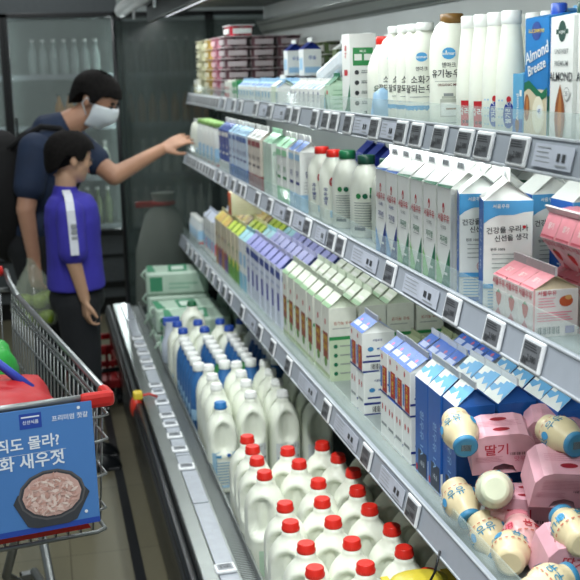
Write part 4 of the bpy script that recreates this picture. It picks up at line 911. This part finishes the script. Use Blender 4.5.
jj = [(4.70, (C('#a8763a'), C('#ccb858'), C('#b8502c')), '오렌지', 'orange brown'), (4.62, (C('#6a4a86'), C('#c9a85a'), C('#a03a2a')), '포도', 'purple'), (4.54, (C('#a8763a'), C('#ccb858'), C('#b8502c')), '오렌지', 'orange brown'), (4.46, (C('#6a4a86'), C('#c9a85a'), C('#a03a2a')), '포도', 'purple'),
      (4.37, (C('#5f9a3a'), C('#bcd24c'), C('#d8d84a')), '사과', 'leaf green'), (4.28, (C('#5f9a3a'), C('#bcd24c'), C('#d8d84a')), '사과', 'leaf green'), (4.19, (C('#5f9a3a'), C('#bcd24c'), C('#d8d84a')), '사과', 'leaf green')]
for i, (y, cs, tx, nm) in enumerate(jj):
    for j in range(4): place('ju'+nm, juice(*cs, tx), (X3[j], y*1.04, Z3), f'{nm} gable juice carton in the {ORD[j]} line from the lower shelf edge', 'juice carton', f'{nm} juice cartons line {ORD[j]}')
place('jbox', lambda: brick('juice_carton', .13, .075, .095, mat('jb_white', '#ddd6b8', .4), A=[('r', 0, 0, .075, .095, C('#c8502a')), ('e', .037, .04, .02, .02, C('#e0a040'))], S=lines(.02, .11, .02, .07, 5, C('#c2a878'))), (.83, 4.62, Z3+.255), 'cream box with orange end lying across the far juice cartons', 'juice box')
place('jbox2', lambda: brick('juice_carton', .12, .08, .06, mat('jb_lilac', '#7c6a98', .4)), (.99, 4.58, Z3+.255), 'lilac box lying on the juice cartons beside the orange ended one', 'juice box')
cy3 = lambda: carton('milk_carton', .075, .07, .205, .032, white, C('#9ccfd8'), white, A=[('r', 0, 0, .07, .07, C('#7fb8d0')), ('r', .01, .1, .06, .15, lblue)], fin=.014)
for i in range(2):
    for j in range(4): place('cy3', cy3, (X3[j], 4.262-i*.079, Z3), f'carton with pale cyan roof, {["far", "near"][i]} row, {ORD[j]} from the lower shelf edge', 'milk carton')
lil = C('#8f92cc'); nb = C('#2b3f8c')
bl3 = lambda: carton('milk_carton', .08, .075, .21, .034, mat('lilac_white', '#d0d6e2', .4), lil, nb, A=[('r', .0, .17, .075, .195, nb), ('r', .02, .06, .05, .12, C('#43429a')), ('r', .01, .14, .065, .150, C('#a8b2cc'))]+lines(.01, .065, .02, .05, 4, inkg),
    S=[('r', .006, .168, .074, .186, C('#3b5ea8')), ('t', .04, .177, .011, 0, '서울우유', white), ('r', .012, .135, .05, .155, lblue), ('r', .012, .09, .07, .115, C('#3b5ea8')), ('t', .04, .102, .014, 0, '체다', white), ('r', .055, .06, .07, .075, nb), ('r', .055, .02, .07, .035, nb)]+lines(.012, .05, .02, .08, 5, inkg), RF=[('r', .004, .03, .071, .050, C('#cdd0ea'))], fin=.014, finm=C('#c2c4e2'))
for i in range(7):
    for j in range(4): place('bl3', bl3, (X3[j], 4.09-i*.09, Z3), f'lilac roofed milk carton on the lower shelf, {ORD[i]} row, {ORD[j]} from the edge', 'milk carton')
gw = C('#b8ccb0')
gr3 = lambda: carton('milk_carton', .08, .075, .21, .034, mat('greenwhite', '#d8dbcf', .4), C('#d5dccb'), C('#c8d2bd'), A=[('e', .036, .165, .006, .009, red), ('r', .012, .06, .06, .135, C('#8a3a22')), ('t', .036, .115, .022, 0, '목장', yellow), ('t', .036, .09, .022, 0, '우유', yellow), ('e', .036, .05, .014, .014, C('#5f8a3a')), ('r', 0, 0, .075, .02, C('#a8b890'))],
    S=[('t', .04, .165, .011, 0, '유기농 우유', C('#a8543a')), ('r', .01, .150, .06, .152, inkg), ('r', .0, .118, .08, .128, green), ('r', 0, .0, .08, .118, C('#c3d4b4'))]+[('e', .018, .1-i*.026, .006, .006, dgreen) for i in range(4)]+[('r', .03, .099-i*.026, .07, .102-i*.026, inkg) for i in range(4)], RF=[('r', .01, .02, .065, .046, C('#e8eae2')), ('r', .0, .0, .075, .012, C('#8fb48a'))], fin=.016, finm=C('#cdd8c4'))
for i in range(7):
    for j in range(4):
        place('gr3', gr3, (X3[j], 3.44-i*.088, Z3), f'pale green roofed milk carton on the lower shelf, {ORD[i]} row, {ORD[j]} from the edge', 'milk carton')
ol = lambda: carton('milk_carton', .08, .08, .10, .03, mat('sage_card', '#8c9a74', .45), C('#a3ad8a'), C('#8c9a74'), S=[('r', .01, .02, .07, .03, dgreen), ('t', .04, .06, .014, 0, '두유', dgreen)], A=[('t', .04, .06, .016, 0, '두유', dgreen)], fin=.014)
for i in range(3):
    for j in range(2): place('ol', ol, (.97+j*.09, 2.80-i*.09, Z3+.17*(0)), f'sage green carton at the back of the lower shelf, {["far", "middle", "near"][i]} row, {["left", "right"][j]}', 'carton')
def ry(d=.052, w=.075, h=.1, lower=False, rh=.028):
    A = [('e', d*.3, h*.86, .004, .007, red), ('r', d*.06, h*.12, d*.30, h*.62, C('#5580b8')), ('r', d*.36, h*.05, d*.95, h*.66, C('#a82a2a')), ('t', d*.66, h*.47, .017, 90, '특가', yellow), ('t', d*.66, h*.23, .013, 90, '2개', yellow), ('r', 0, 0, d, h*.04, navy)]
    if lower: A = [('e', d*.3, h*.7, .004, .008, red), ('e', d*.7, h*.7, .004, .008, red), ('r', d*.15, h*.3, d*.85, h*.36, inkg)]
    return lambda: carton('milk_carton', w, d, h, rh, white, mat('cobalt_roof', '#3f6bc0', .35), white, A=A,
        S=[('t', .04, h*.80, .007, 0, '서울우유', navy), ('e', .022, h*.58, .008, .006, C('#3f86b8')), ('t', .045, h*.58, .008, 0, 'Milk', blue), ('r', .01, h*.38, .055, h*.42, navy), ('r', 0, h*.24, w, h*.29, navy), ('r', 0, 0, w, h*.03, navy)]+bars(.022, .052, h*.06, h*.20, ink, 10),
        RF=[('r', d*.12, .010, d*.88, .024, C('#c2cdec')), ('e', d*.5, .030, .006, .005, C('#c46a86'))], fin=.013, finm=C('#c3c8cf'))
# the pair of stacked cartons that stands in front
for i in range(2):
    y = 2.64-i*.056
    place('ryl', ry(.054, .085, .110, True, .002), (.787, y, Z3), f'white carton in the bottom layer under the front stacked pair, {["far", "near"][i]} one', 'milk carton')
    place('ryu', ry(.054, .085, .10), (.787, y, Z3+.112), f'blue roofed white carton with red and yellow offer label, {["far", "near"][i]} one of the front pair', 'milk carton')
for i in range(4):
    y = 2.375-i*.055
    for j in range(5):
        x = .785+j*.087
        if i < 4 or j < 0: pass
        if j == 0 and i > 6: continue
        place('ryu', None, (x, y, Z3+.112), f'blue roofed small milk carton in the upper layer, {ORD[i]} row, {ORD[j]} from the front edge', 'milk carton')
        if True: place('ryl', None, (x, y, Z3-.005+.005), 'small white carton in the lower layer under the blue roofed small cartons', 'milk carton', 'lower layer small cartons')
mt = lambda: carton('milk_carton', .08, .078, .215, .034, mat('cobalt_card', '#2359a4', .35), C('#dfe4e0'), C('#2359a4'), A=[('t', .042, .10, .024, -90, '흰우유 1A', C('#8fb4dc')), ('r', .02, .006, .072, .06, C('#232d44')), ('t', .046, .032, .012, 0, '1등급', C('#c9cfd8')), ('e', .012, .016, .005, .008, red)], S=[('r', 0, 0, .08, .05, white), ('e', .04, .12, .02, .012, sk)],
    RF=[('p', [(0, .018), (0, .050), (.020, .050), (.020, .014)], C('#5fa5d4')), ('p', [(.020, .014), (.020, .050), (.035, .050), (.035, .030)], C('#5fa5d4')), ('p', [(.035, .030), (.035, .050), (.05, .050), (.05, .012)], C('#5fa5d4')), ('p', [(.05, .012), (.05, .050), (.064, .050), (.064, .022)], C('#5fa5d4')), ('p', [(.064, .022), (.064, .050), (.078, .050), (.078, .006)], C('#5fa5d4'))], fin=.013, finm=C('#c9ced2'))
n_ = 0
for i in range(5):
    for j in range(4):
        x = .782+j*.087; y = 2.113-i*.081
        if i > 2 and j < 2 or i > 3 and j < 3: continue
        place('mt', mt, (x, y, Z3), f'cobalt carton with mountain pattern roof, {ORD[i]} row from far end, {ORD[j]} from the edge', 'milk carton')

# ---------------- banana and strawberry milk pile
bp_ = [(.019, 0), (.0255, .003), (.0265, .010), (.0265, .018), (.031, .026), (.0345, .036), (.0345, .052), (.031, .064), (.0235, .074), (.0215, .084), (.021, .088)]
def banana(pal, ln, lidc):
    def f():
        r = thing('flavoured_milk_bottle'); b = MB(); b.lathe(bp_, pal, 28)
        def g(s, t, e):
            rr = 0
            for (r0, z0), (r1, z1) in zip(bp_, bp_[1:]):
                if z0 <= t <= z1: rr = r0+(r1-r0)*(t-z0)/(z1-z0)
            a = s/.034; return ((rr+.0008+e)*math.cos(a), (rr+.0008+e)*math.sin(a), t)
        its = []
        for k in range(3):
            o = k*.0712
            its += [('t', o, .047, .020, 180, ['바나나맛', '우유', '바나나맛'][k], C('#2f86a8') if ln == 'b' else C('#b8343c')), ('e', o+.03, .046, .007, .009, sky if ln == 'b' else pink)]
        for k in range(20): its.append(('r', k*.0107, .029, k*.0107+.006, .0315, C('#c0705a')))
        b.deco(g, its); b.build('bottle_body', r)
        c = MB(); c.lathe([(.0222, .083), (.0228, .084), (.0228, .0925), (.020, .0935)], lidc, 28)
        c.deco(lambda s, t, e: (s, t, .0935+e), [('e', 0, 0, .015, .015, C('#3f7f9c') if ln == 'b' else pink), ('r', -.009, -.007, .009, .007, C('#7d8f98'))]+[('r', -.009+i*.0024, -.007, -.0078+i*.0024, .007, ink) for i in range(8)]); c.build('foil_lid', r); return r
    return f
ban = mat('banana_milk', '#dccda6', .3, sss=.1, var=.03); mel = mat('pale_melon_milk', '#dbe0c4', .3, sss=.1, var=.03)
def aim(p, d, roll=0):   # base at p, axis along d
    return Vector(d).normalized().to_track_quat('Z', 'Y').to_euler()
PB = [((.722, 1.84, .948), (-.10, -.80, -.28), 'ban', 'cream banana milk bottle at the upper left of the pile, lid to front'),
      ((.757, 1.76, .860), (.30, .80, -.38), 'mel', 'milk bottle in the middle of the pile with its broad pale base facing out'),
      ((.722, 1.83, .812), (.02, -.78, -.34), 'ban', 'cream banana milk bottle at the left edge of the pile, below the upper left one'),
      ((.745, 1.75, .775), (.10, -.75, -.42), 'ban', 'cream banana milk bottle at the bottom left of the pile, blue lid down'),
      ((.865, 1.72, .965), (.15, -.85, -.05), 'ban', 'cream banana milk bottle at the upper right of the pile beside the pink packs'),
      ((.82, 1.58, .85), (.05, .85, .12), 'ban', 'cream banana milk bottle at the right edge of the pile, pale base facing out'),
      ((.775, 1.68, .80), (.2, .8, .3), 'pnk', 'pink milk bottle lying low in the pile under the pink packs'),
      ((.745, 1.655, .790), (.3, .6, .05), 'ban', 'cream banana milk bottle at the bottom edge of the pile before the pink bottle'),
      ((.79, 1.79, .80), (.5, .7, .2), 'pnk', 'pink milk bottle wedged behind the pale based one in the pile'),
      ((.74, 1.50, .80), (.9, .3, .1), 'ban', 'cream banana milk bottle lying sideways at the lower right corner of the pile')]
pnkm = mat('pink_milk', '#d9a5a4', .3, sss=.1)
for p, d, k, lab in PB:
    d = Vector(d).normalized(); pos = Vector(p)-d*.045
    place('ban'+k, banana({'ban': ban, 'mel': mel, 'pnk': pnkm}[k], 'b' if k != 'pnk' else 's', C('#3a7fa5') if k != 'pnk' else C('#c97884')), pos, lab, 'flavoured milk bottle', rot=aim(p, d))
pks = mat('pink_sleeve', '#d8a4b0', .35, var=.06); dp = C('#b5283c')
def sleeve(plain=0):
    r = thing('strawberry_milk_pack'); b = MB(); w, d, h = .118, .075, .085
    vs = []; fs = []; prof = [(-w/2, 0), (-w/2, h*.72), (-w/2+.012, h*.93), (-w/2+.028, h), (w/2-.028, h), (w/2-.012, h*.93), (w/2, h*.72), (w/2, 0)]
    for y in (-d/2, d/2): vs += [(x, y, z) for x, z in prof]
    n = len(prof); fs = [(i, i+1, n+i+1, n+i) for i in range(n-1)]+[(0, n, 2*n-1, n-1)]
    b.add(vs, fs, pks, False)
    # front face: card with a rounded cut-out at the foot
    b.add([(-w/2, -d/2, 0), (-.024, -d/2, 0), (-.018, -d/2, .016), (0, -d/2, .022), (.018, -d/2, .016), (.024, -d/2, 0), (w/2, -d/2, 0), (w/2, -d/2, h*.72), (w/2-.012, -d/2, h*.93), (w/2-.028, -d/2, h), (-w/2+.028, -d/2, h), (-w/2+.012, -d/2, h*.93), (-w/2, -d/2, h*.72)], [tuple(range(13))], pks)
    b.deco(lambda s, t, e: (s, -d/2-e, t), ([('t', -.012, .052, .026, 0, '딸기', dp), ('t', .036, .03, .012, 0, '맛우유', C('#c9607a'))] if not plain else lines(-.045, .045, .046, .068, 7, C('#b8707c'), .0008))+lines(-.052, .0, .028, .038, 4, C('#b8707c'), .0008)+bars(.012, .04, .040, .046, C('#6b4a50'), 9))
    b.deco(lambda s, t, e: (s, -d/2+t, h+e), [('e', 0, .02, .016, .006, C('#8f1626')), ('e', 0, .055, .016, .006, C('#8f1626'))]+lines(-.04, .04, .032, .046, 4, C('#b8707c'), .0008))
    b.build('card_sleeve', r)
    for x in (-.029, .029):
        c = MB(); c.lathe([(q*.82, z*.85) for q, z in bp_], pnkm, 20, c=(x, 0)); c.build('pink_bottle', r)
    return r
PK = [((.812, 1.86, .872), (R(14), R(-4), R(-14)), 'pink card sleeve of strawberry milks at the upper left of the pile', 0),
      ((.858, 1.715, .862), (R(26), R(4), R(-10)), 'pink card sleeve of strawberry milks in the centre right of the pile', 1),
      ((.915, 1.86, .878), (R(8), R(8), R(-20)), 'pink card sleeve of strawberry milks behind the centre one, beside the upper right banana milk', 1),
      ((.820, 1.60, .757), (R(12), R(10), R(-5)), 'pink and white card sleeve of strawberry milks at the bottom of the pile', 0),
      ((.955, 1.66, .83), (R(10), R(0), R(-20)), 'pink card sleeve of strawberry milks at the right edge of the pile', 1),
      ((.83, 1.78, .757), (R(2), 0, R(-25)), 'pink card sleeve of strawberry milks at the foot of the pile, mostly buried', 0)]
for p, ro, lab, q_ in PK: place('slv%d' % q_, (lambda q_=q_: sleeve(q_)), p, lab, 'strawberry milk pack', rot=ro)

# ---------------- lower tub
def jl_red(): return jug('milk_jug', .292, .104, .104, capred, [('r', -.03, .03, .025, .10, mat('mint_label', '#bcd8c0', .4)), ('e', .0, .085, .008, .008, green)]+lines(-.02, .015, .04, .07, 4, green, .002), ah=-118)
rj = [(.502, 2.883), (.50, 2.795), (.495, 2.705), (.494, 2.60), (.589, 2.755), (.596, 2.65), (.689, 2.77), (.705, 2.665), (.611, 2.505), (.714, 2.55), (.50, 2.385), (.59, 2.385), (.69, 2.43), (.488, 2.274), (.585, 2.265), (.685, 2.312), (.495, 2.153), (.595, 2.145), (.70, 2.19), (.485, 2.035), (.59, 2.025), (.69, 2.075), (.79, 2.46), (.80, 2.34), (.80, 2.22), (.80, 2.10), (.80, 2.60), (.80, 2.72), (.70, 1.955), (.80, 1.98), (.48, 1.91), (.59, 1.905)]
rng = random.Random(9)
colname = lambda x: 'left edge line' if x < .54 else 'second line from the left' if x < .65 else 'third line from the left' if x < .75 else 'line under the shelf edge'
byl = {}
for x, y in rj: byl.setdefault(colname(x), []).append(y)
for x, y in rj:
    ys = sorted(byl[colname(x)]); k = ys.index(y)
    place('jred', jl_red, (x, y, ZT), f'red capped milk jug, {ORD[k]} from the front in the {colname(x)}', 'milk jug', rz=R(rng.uniform(-4, 4)))
wl = [('r', -.035, .03, .035, .135, C('#d3d9d8')), ('t', -.015, .12, .013, 0, 'MILK', navy), ('r', -.03, .098, -.005, .102, ink), ('r', .006, .112, .016, .128, inkg), ('r', .02, .112, .032, .128, inkg), ('r', .01, .085, .032, .092, ink)]+lines(-.03, .005, .06, .085, 3, navy, .004)+lines(-.03, .03, .03, .05, 3, inkg, .002)
jw = lambda: jug('milk_jug', .292, .094, .10, capwhite, wl, ah=-90)
wj = [(.59, 3.30), (.69, 3.28), (.79, 3.24), (.50, 3.42), (.60, 3.43), (.70, 3.41), (.80, 3.38), (.505, 3.54), (.605, 3.55), (.705, 3.54), (.80, 3.52), (.51, 3.66), (.61, 3.67), (.71, 3.66), (.81, 3.65)]
jwY = sorted({round(y, 1) for x, y in wj})
for x, y in wj:
    row = 'front' if y < 3.35 else 'second' if y < 3.47 else 'third' if y < 3.6 else 'fourth'; c_ = 'left' if x < .55 else 'second' if x < .65 else 'third' if x < .75 else 'right'
    place('jw', jw, (x, y, ZT), f'white capped milk jug in the {row} row behind the red caps, {c_} place', 'milk jug', rz=R(rng.uniform(-5, 5)))
bllab = [('r', -.035, .02, .035, .135, C('#9cc0d4')), ('e', .012, .125, .006, .005, C('#2a5fa0')), ('r', .024, .12, .034, .13, ink), ('r', -.03, .118, -.01, .126, sky)]+lines(-.03, .03, .035, .10, 8, C('#7fa8c4'), .003)
place('jbl1', lambda: jug('milk_jug', .282, .094, .10, capsky, bllab, ah=-90), (.485, 3.25, ZT), 'milk jug with blue cap and pale blue label beside the white capped row', 'milk jug')
jb = lambda: jug('milk_jug', .292, .088, .10, capblue, [('r', -.03, .02, .03, .09, lblue)], ah=-90)
for i, (x, y) in enumerate([(.487, 4.36), (.572, 4.36), (.662, 4.35), (.744, 4.33), (.494, 4.235), (.58, 4.23), (.677, 4.22), (.77, 4.21)]):
    place('jb', jb, (x, y, ZT), f'dark blue capped milk jug, {["left", "second", "third", "right"][i % 4]} in the {"far" if i < 4 else "near"} row of blue caps', 'milk jug')
place('jnc', lambda: jug('milk_jug', .30, .11, .11, capgreen, (), ah=-90), (.575, 4.56, ZT+.03), 'plain milk jug with green cap standing behind the blue capped rows', 'milk jug')
sbm = mat('blue_bottle_film', '#2f66a0', .4)
sb_ = lambda: bottle('milk_bottle', [(.03, 0), (.036, .006), (.036, .15), (.034, .19), (.03, .215), (.019, .24), (.018, .252)], sbm, .245, .0215, .026, capwhite, [('r', -.03, .07, .03, .11, lblue)])
sg_ = lambda: bottle('milk_bottle', [(.03, 0), (.036, .006), (.036, .15), (.034, .19), (.03, .215), (.019, .24), (.018, .252)], mat('green_bottle_film', '#3a8a4a', .4), .245, .0215, .026, capwhite, [('r', -.04, .09, .04, .16, white)])
for j, x in enumerate((.485, .578, .672, .766)):
    for i in range(6):
        y = 4.12-i*.077
        if j in (1, 2) and i == 4: place('sg_', sg_, (x, y, ZT+.01), f'green bodied bottle with white cap among the blue ones, {["left", "right"][j-1]} one', 'milk bottle')
        else: place('sb_', sb_, (x, y, ZT+.01), f'blue bodied milk bottle with white cap, {ORD[i]} from the back in the {ORD[j]} line', 'milk bottle')
# far bundles
gp = mat('mint_wrap', '#b5cdbb', .3, bump=.5, scale=18); gk = C('#3f8a66')
def bundle():
    r = thing('milk_multipack'); b = MB(); b.box((-.15, -.10, 0), (.15, .10, .115), gp, .014)
    b.deco(lambda s, t, e: (s, t, .115+e), [('r', -.04, -.09, .05, .09, gk), ('r', -.025, -.05, .035, .05, C('#cddcd0')), ('p', [(-.14, -.09), (-.10, -.09), (-.12, .09), (-.145, .09)], gk)])
    b.deco(lambda s, t, e: (s, -.10-e, t), [('r', -.13, .02, -.07, .09, gk), ('r', -.04, .05, .10, .06, C('#8fb8a0')), ('r', -.04, .03, .06, .04, C('#8fb8a0'))]); b.build('wrapped_bottles', r)
    b = MB(); b.tube([(-.15, 0, .06), (-.17, 0, .085), (-.15, 0, .11)], .006, gp, 6); b.build('film_end', r); return r
bs = [(.60, 5.30, 0), (.60, 5.30, 1), (.60, 5.30, 2), (.60, 5.0, 0), (.60, 5.0, 1), (.60, 4.76, 0), (.62, 4.78, 1)]
bn = ['bottom of the far stack', 'middle of the far stack', 'top of the far stack', 'bottom of the middle stack', 'top of the middle stack', 'bottom of the near stack', 'top of the near stack']
for (x, y, l), nm in zip(bs, bn): place('bun', bundle, (x, y, ZT+.0+l*.116), f'green and white wrapped milk multipack, {nm} in the tub', 'multipack', rz=R(rng.uniform(-6, 6)))
for i, (y, l) in enumerate([(4.78, 0), (4.78, 1), (5.1, 0), (5.1, 1)]): place('bun', bundle, (.93, y, ZT+l*.116), f'green and white wrapped multipack under the lower shelf, {["bottom", "top"][l]} of the {"near" if y < 5 else "far"} pair', 'multipack')
t = thing('milk_pouch', (.475, 4.47, ZT+.09)); tag(t, 'blue and white soft milk pouch standing beside the far blue capped jugs', 'pouch')
b = MB(); b.lathe([(.03, 0), (.045, .01), (.045, .09), (.03, .13), (.028, .17), (.034, .18)], mat('pouch_white', '#c6cfdb', .3), 16, sy=.7); b.deco(lambda s, t_, e: (s, -.034-e, t_), [('e', 0, .05, .02, .025, C('#3a4fa0'))]); b.build('pouch_body', t); b = MB(); b.box((-.035, -.01, .165), (.035, .01, .20), capblue, .004); b.build('pouch_seal', t)
b = MB(); b.lathe([(.05, 0), (.056, .01), (.056, .07), (.052, .08)], mat('crate_green', '#4a8a4c', .5), 4, n=8); 
# yellow packet on the nearest jugs
t = thing('snack_packet', (.66, 1.895, .632)); tag(t, 'yellow packet lying across the nearest red capped jugs at the bottom edge', 'packet')
b = MB(); b.ell((0, 0, 0), (.06, .04, .014), mat('yellow_film', '#c9b93a', .3, bump=.5), 20, 8); b.box((-.07, -.03, -.002), (-.055, .03, .002), yellow); b.box((.055, -.03, -.002), (.07, .03, .002), yellow); b.build('packet_body', t)
# black cable loop hanging off the lower shelf rail
b = MB(); b.tube([(.668, 1.80, .735), (.655, 1.79, .70), (.64, 1.80, .66), (.645, 1.83, .63), (.66, 1.86, .625)], .0025, darkm, 6); tag(b.build('hook_wire'), 'thin dark wire hanging below the lower shelf rail near the pile', 'wire')

# ================================================================== light, world, camera
def area(name, loc, sx, sy, power, rot=(0, 0, 0), col=(1, 1, 1)):
    l = bpy.data.lights.new(name, 'AREA'); l.shape = 'RECTANGLE'; l.size = sx; l.size_y = sy; l.energy = power; l.color = col
    o = bpy.data.objects.new(name, l); COL.objects.link(o); o.location = loc; o.rotation_euler = rot; return o
area('canopy_light', (.625, 3.3, 1.875), .05, 4.6, LP['canopy'], (0, R(-8), 0), (.95, 1, .98))
for k in (1, 2): area('shelf_led', (SHX[k]+.03, 3.3, SHZ[k]-.035), .02, 4.6, LP['led'], (0, R(-35), 0), (.95, 1, .98))
for i, y in enumerate((.2, 2.2, 4.2, 6.2)):
    b = MB(); b.box((-.5, -.55, -.03), (-.2, .55, .0), capwhite, .004); 
    t = thing('ceiling_light', (-.1, y, 2.97)); tag(t, f'long white ceiling light over the aisle, {ORD[i]} from the near end', 'ceiling light')
    b = MB(); b.box((-.13, -.6, 0), (.13, .6, .03), capwhite, .004); b.build('housing', t); b = MB(); b.box((-.10, -.57, -.006), (.10, .57, 0), tubem); b.build('diffuser', t)
    area('aisle_light', (-.1, y, 2.95), .2, 1.1, LP['aisle'][i], (0, 0, 0), (.96, .99, 1))
for x_, k_ in ((-.17, 1), (.48, 1), (1.13, .6)): area('cooler_light', (x_, CY+.07, 1.28), .03, 1.3, LP['cool']*k_, (R(-90), 0, R(25 if x_ > 0 else -25)), (.9, 1, 1)).rotation_euler = (R(90), 0, R(180+(25 if x_ > 0 else -25)))
w = bpy.data.worlds.new('world'); SC.world = w; w.use_nodes = True
bg = w.node_tree.nodes['Background']; bg.inputs['Color'].default_value = (.75, .85, .9, 1); bg.inputs['Strength'].default_value = LP['world']
cam = bpy.data.cameras.new('camera'); co = bpy.data.objects.new('camera', cam); COL.objects.link(co); SC.camera = co
cam.sensor_width = 36; cam.sensor_fit = 'HORIZONTAL'; cam.lens = 36*1100/580; cam.clip_start = .05
cam.dof.use_dof = True; cam.dof.focus_distance = 2.15; cam.dof.aperture_fstop = 7.5
Rm = Matrix(((0.97512792, -0.06821478, 0.21088452), (-0.22015279, -0.18795653, 0.95718603), (-0.02565711, -0.97980564, -0.19829933)))
r_, d_, f_ = [Vector((Rm[0][i], Rm[1][i], Rm[2][i])) for i in range(3)]
M4 = Matrix.Identity(4)
for i in range(3): M4[i][0] = r_[i]; M4[i][1] = -d_[i]; M4[i][2] = -f_[i]
co.matrix_world = Matrix.Translation((0, 0, 1.62)) @ M4
SC.view_settings.view_transform = 'Standard'; SC.view_settings.look = 'None'; SC.view_settings.gamma = 1; SC.view_settings.exposure = LP['exp']
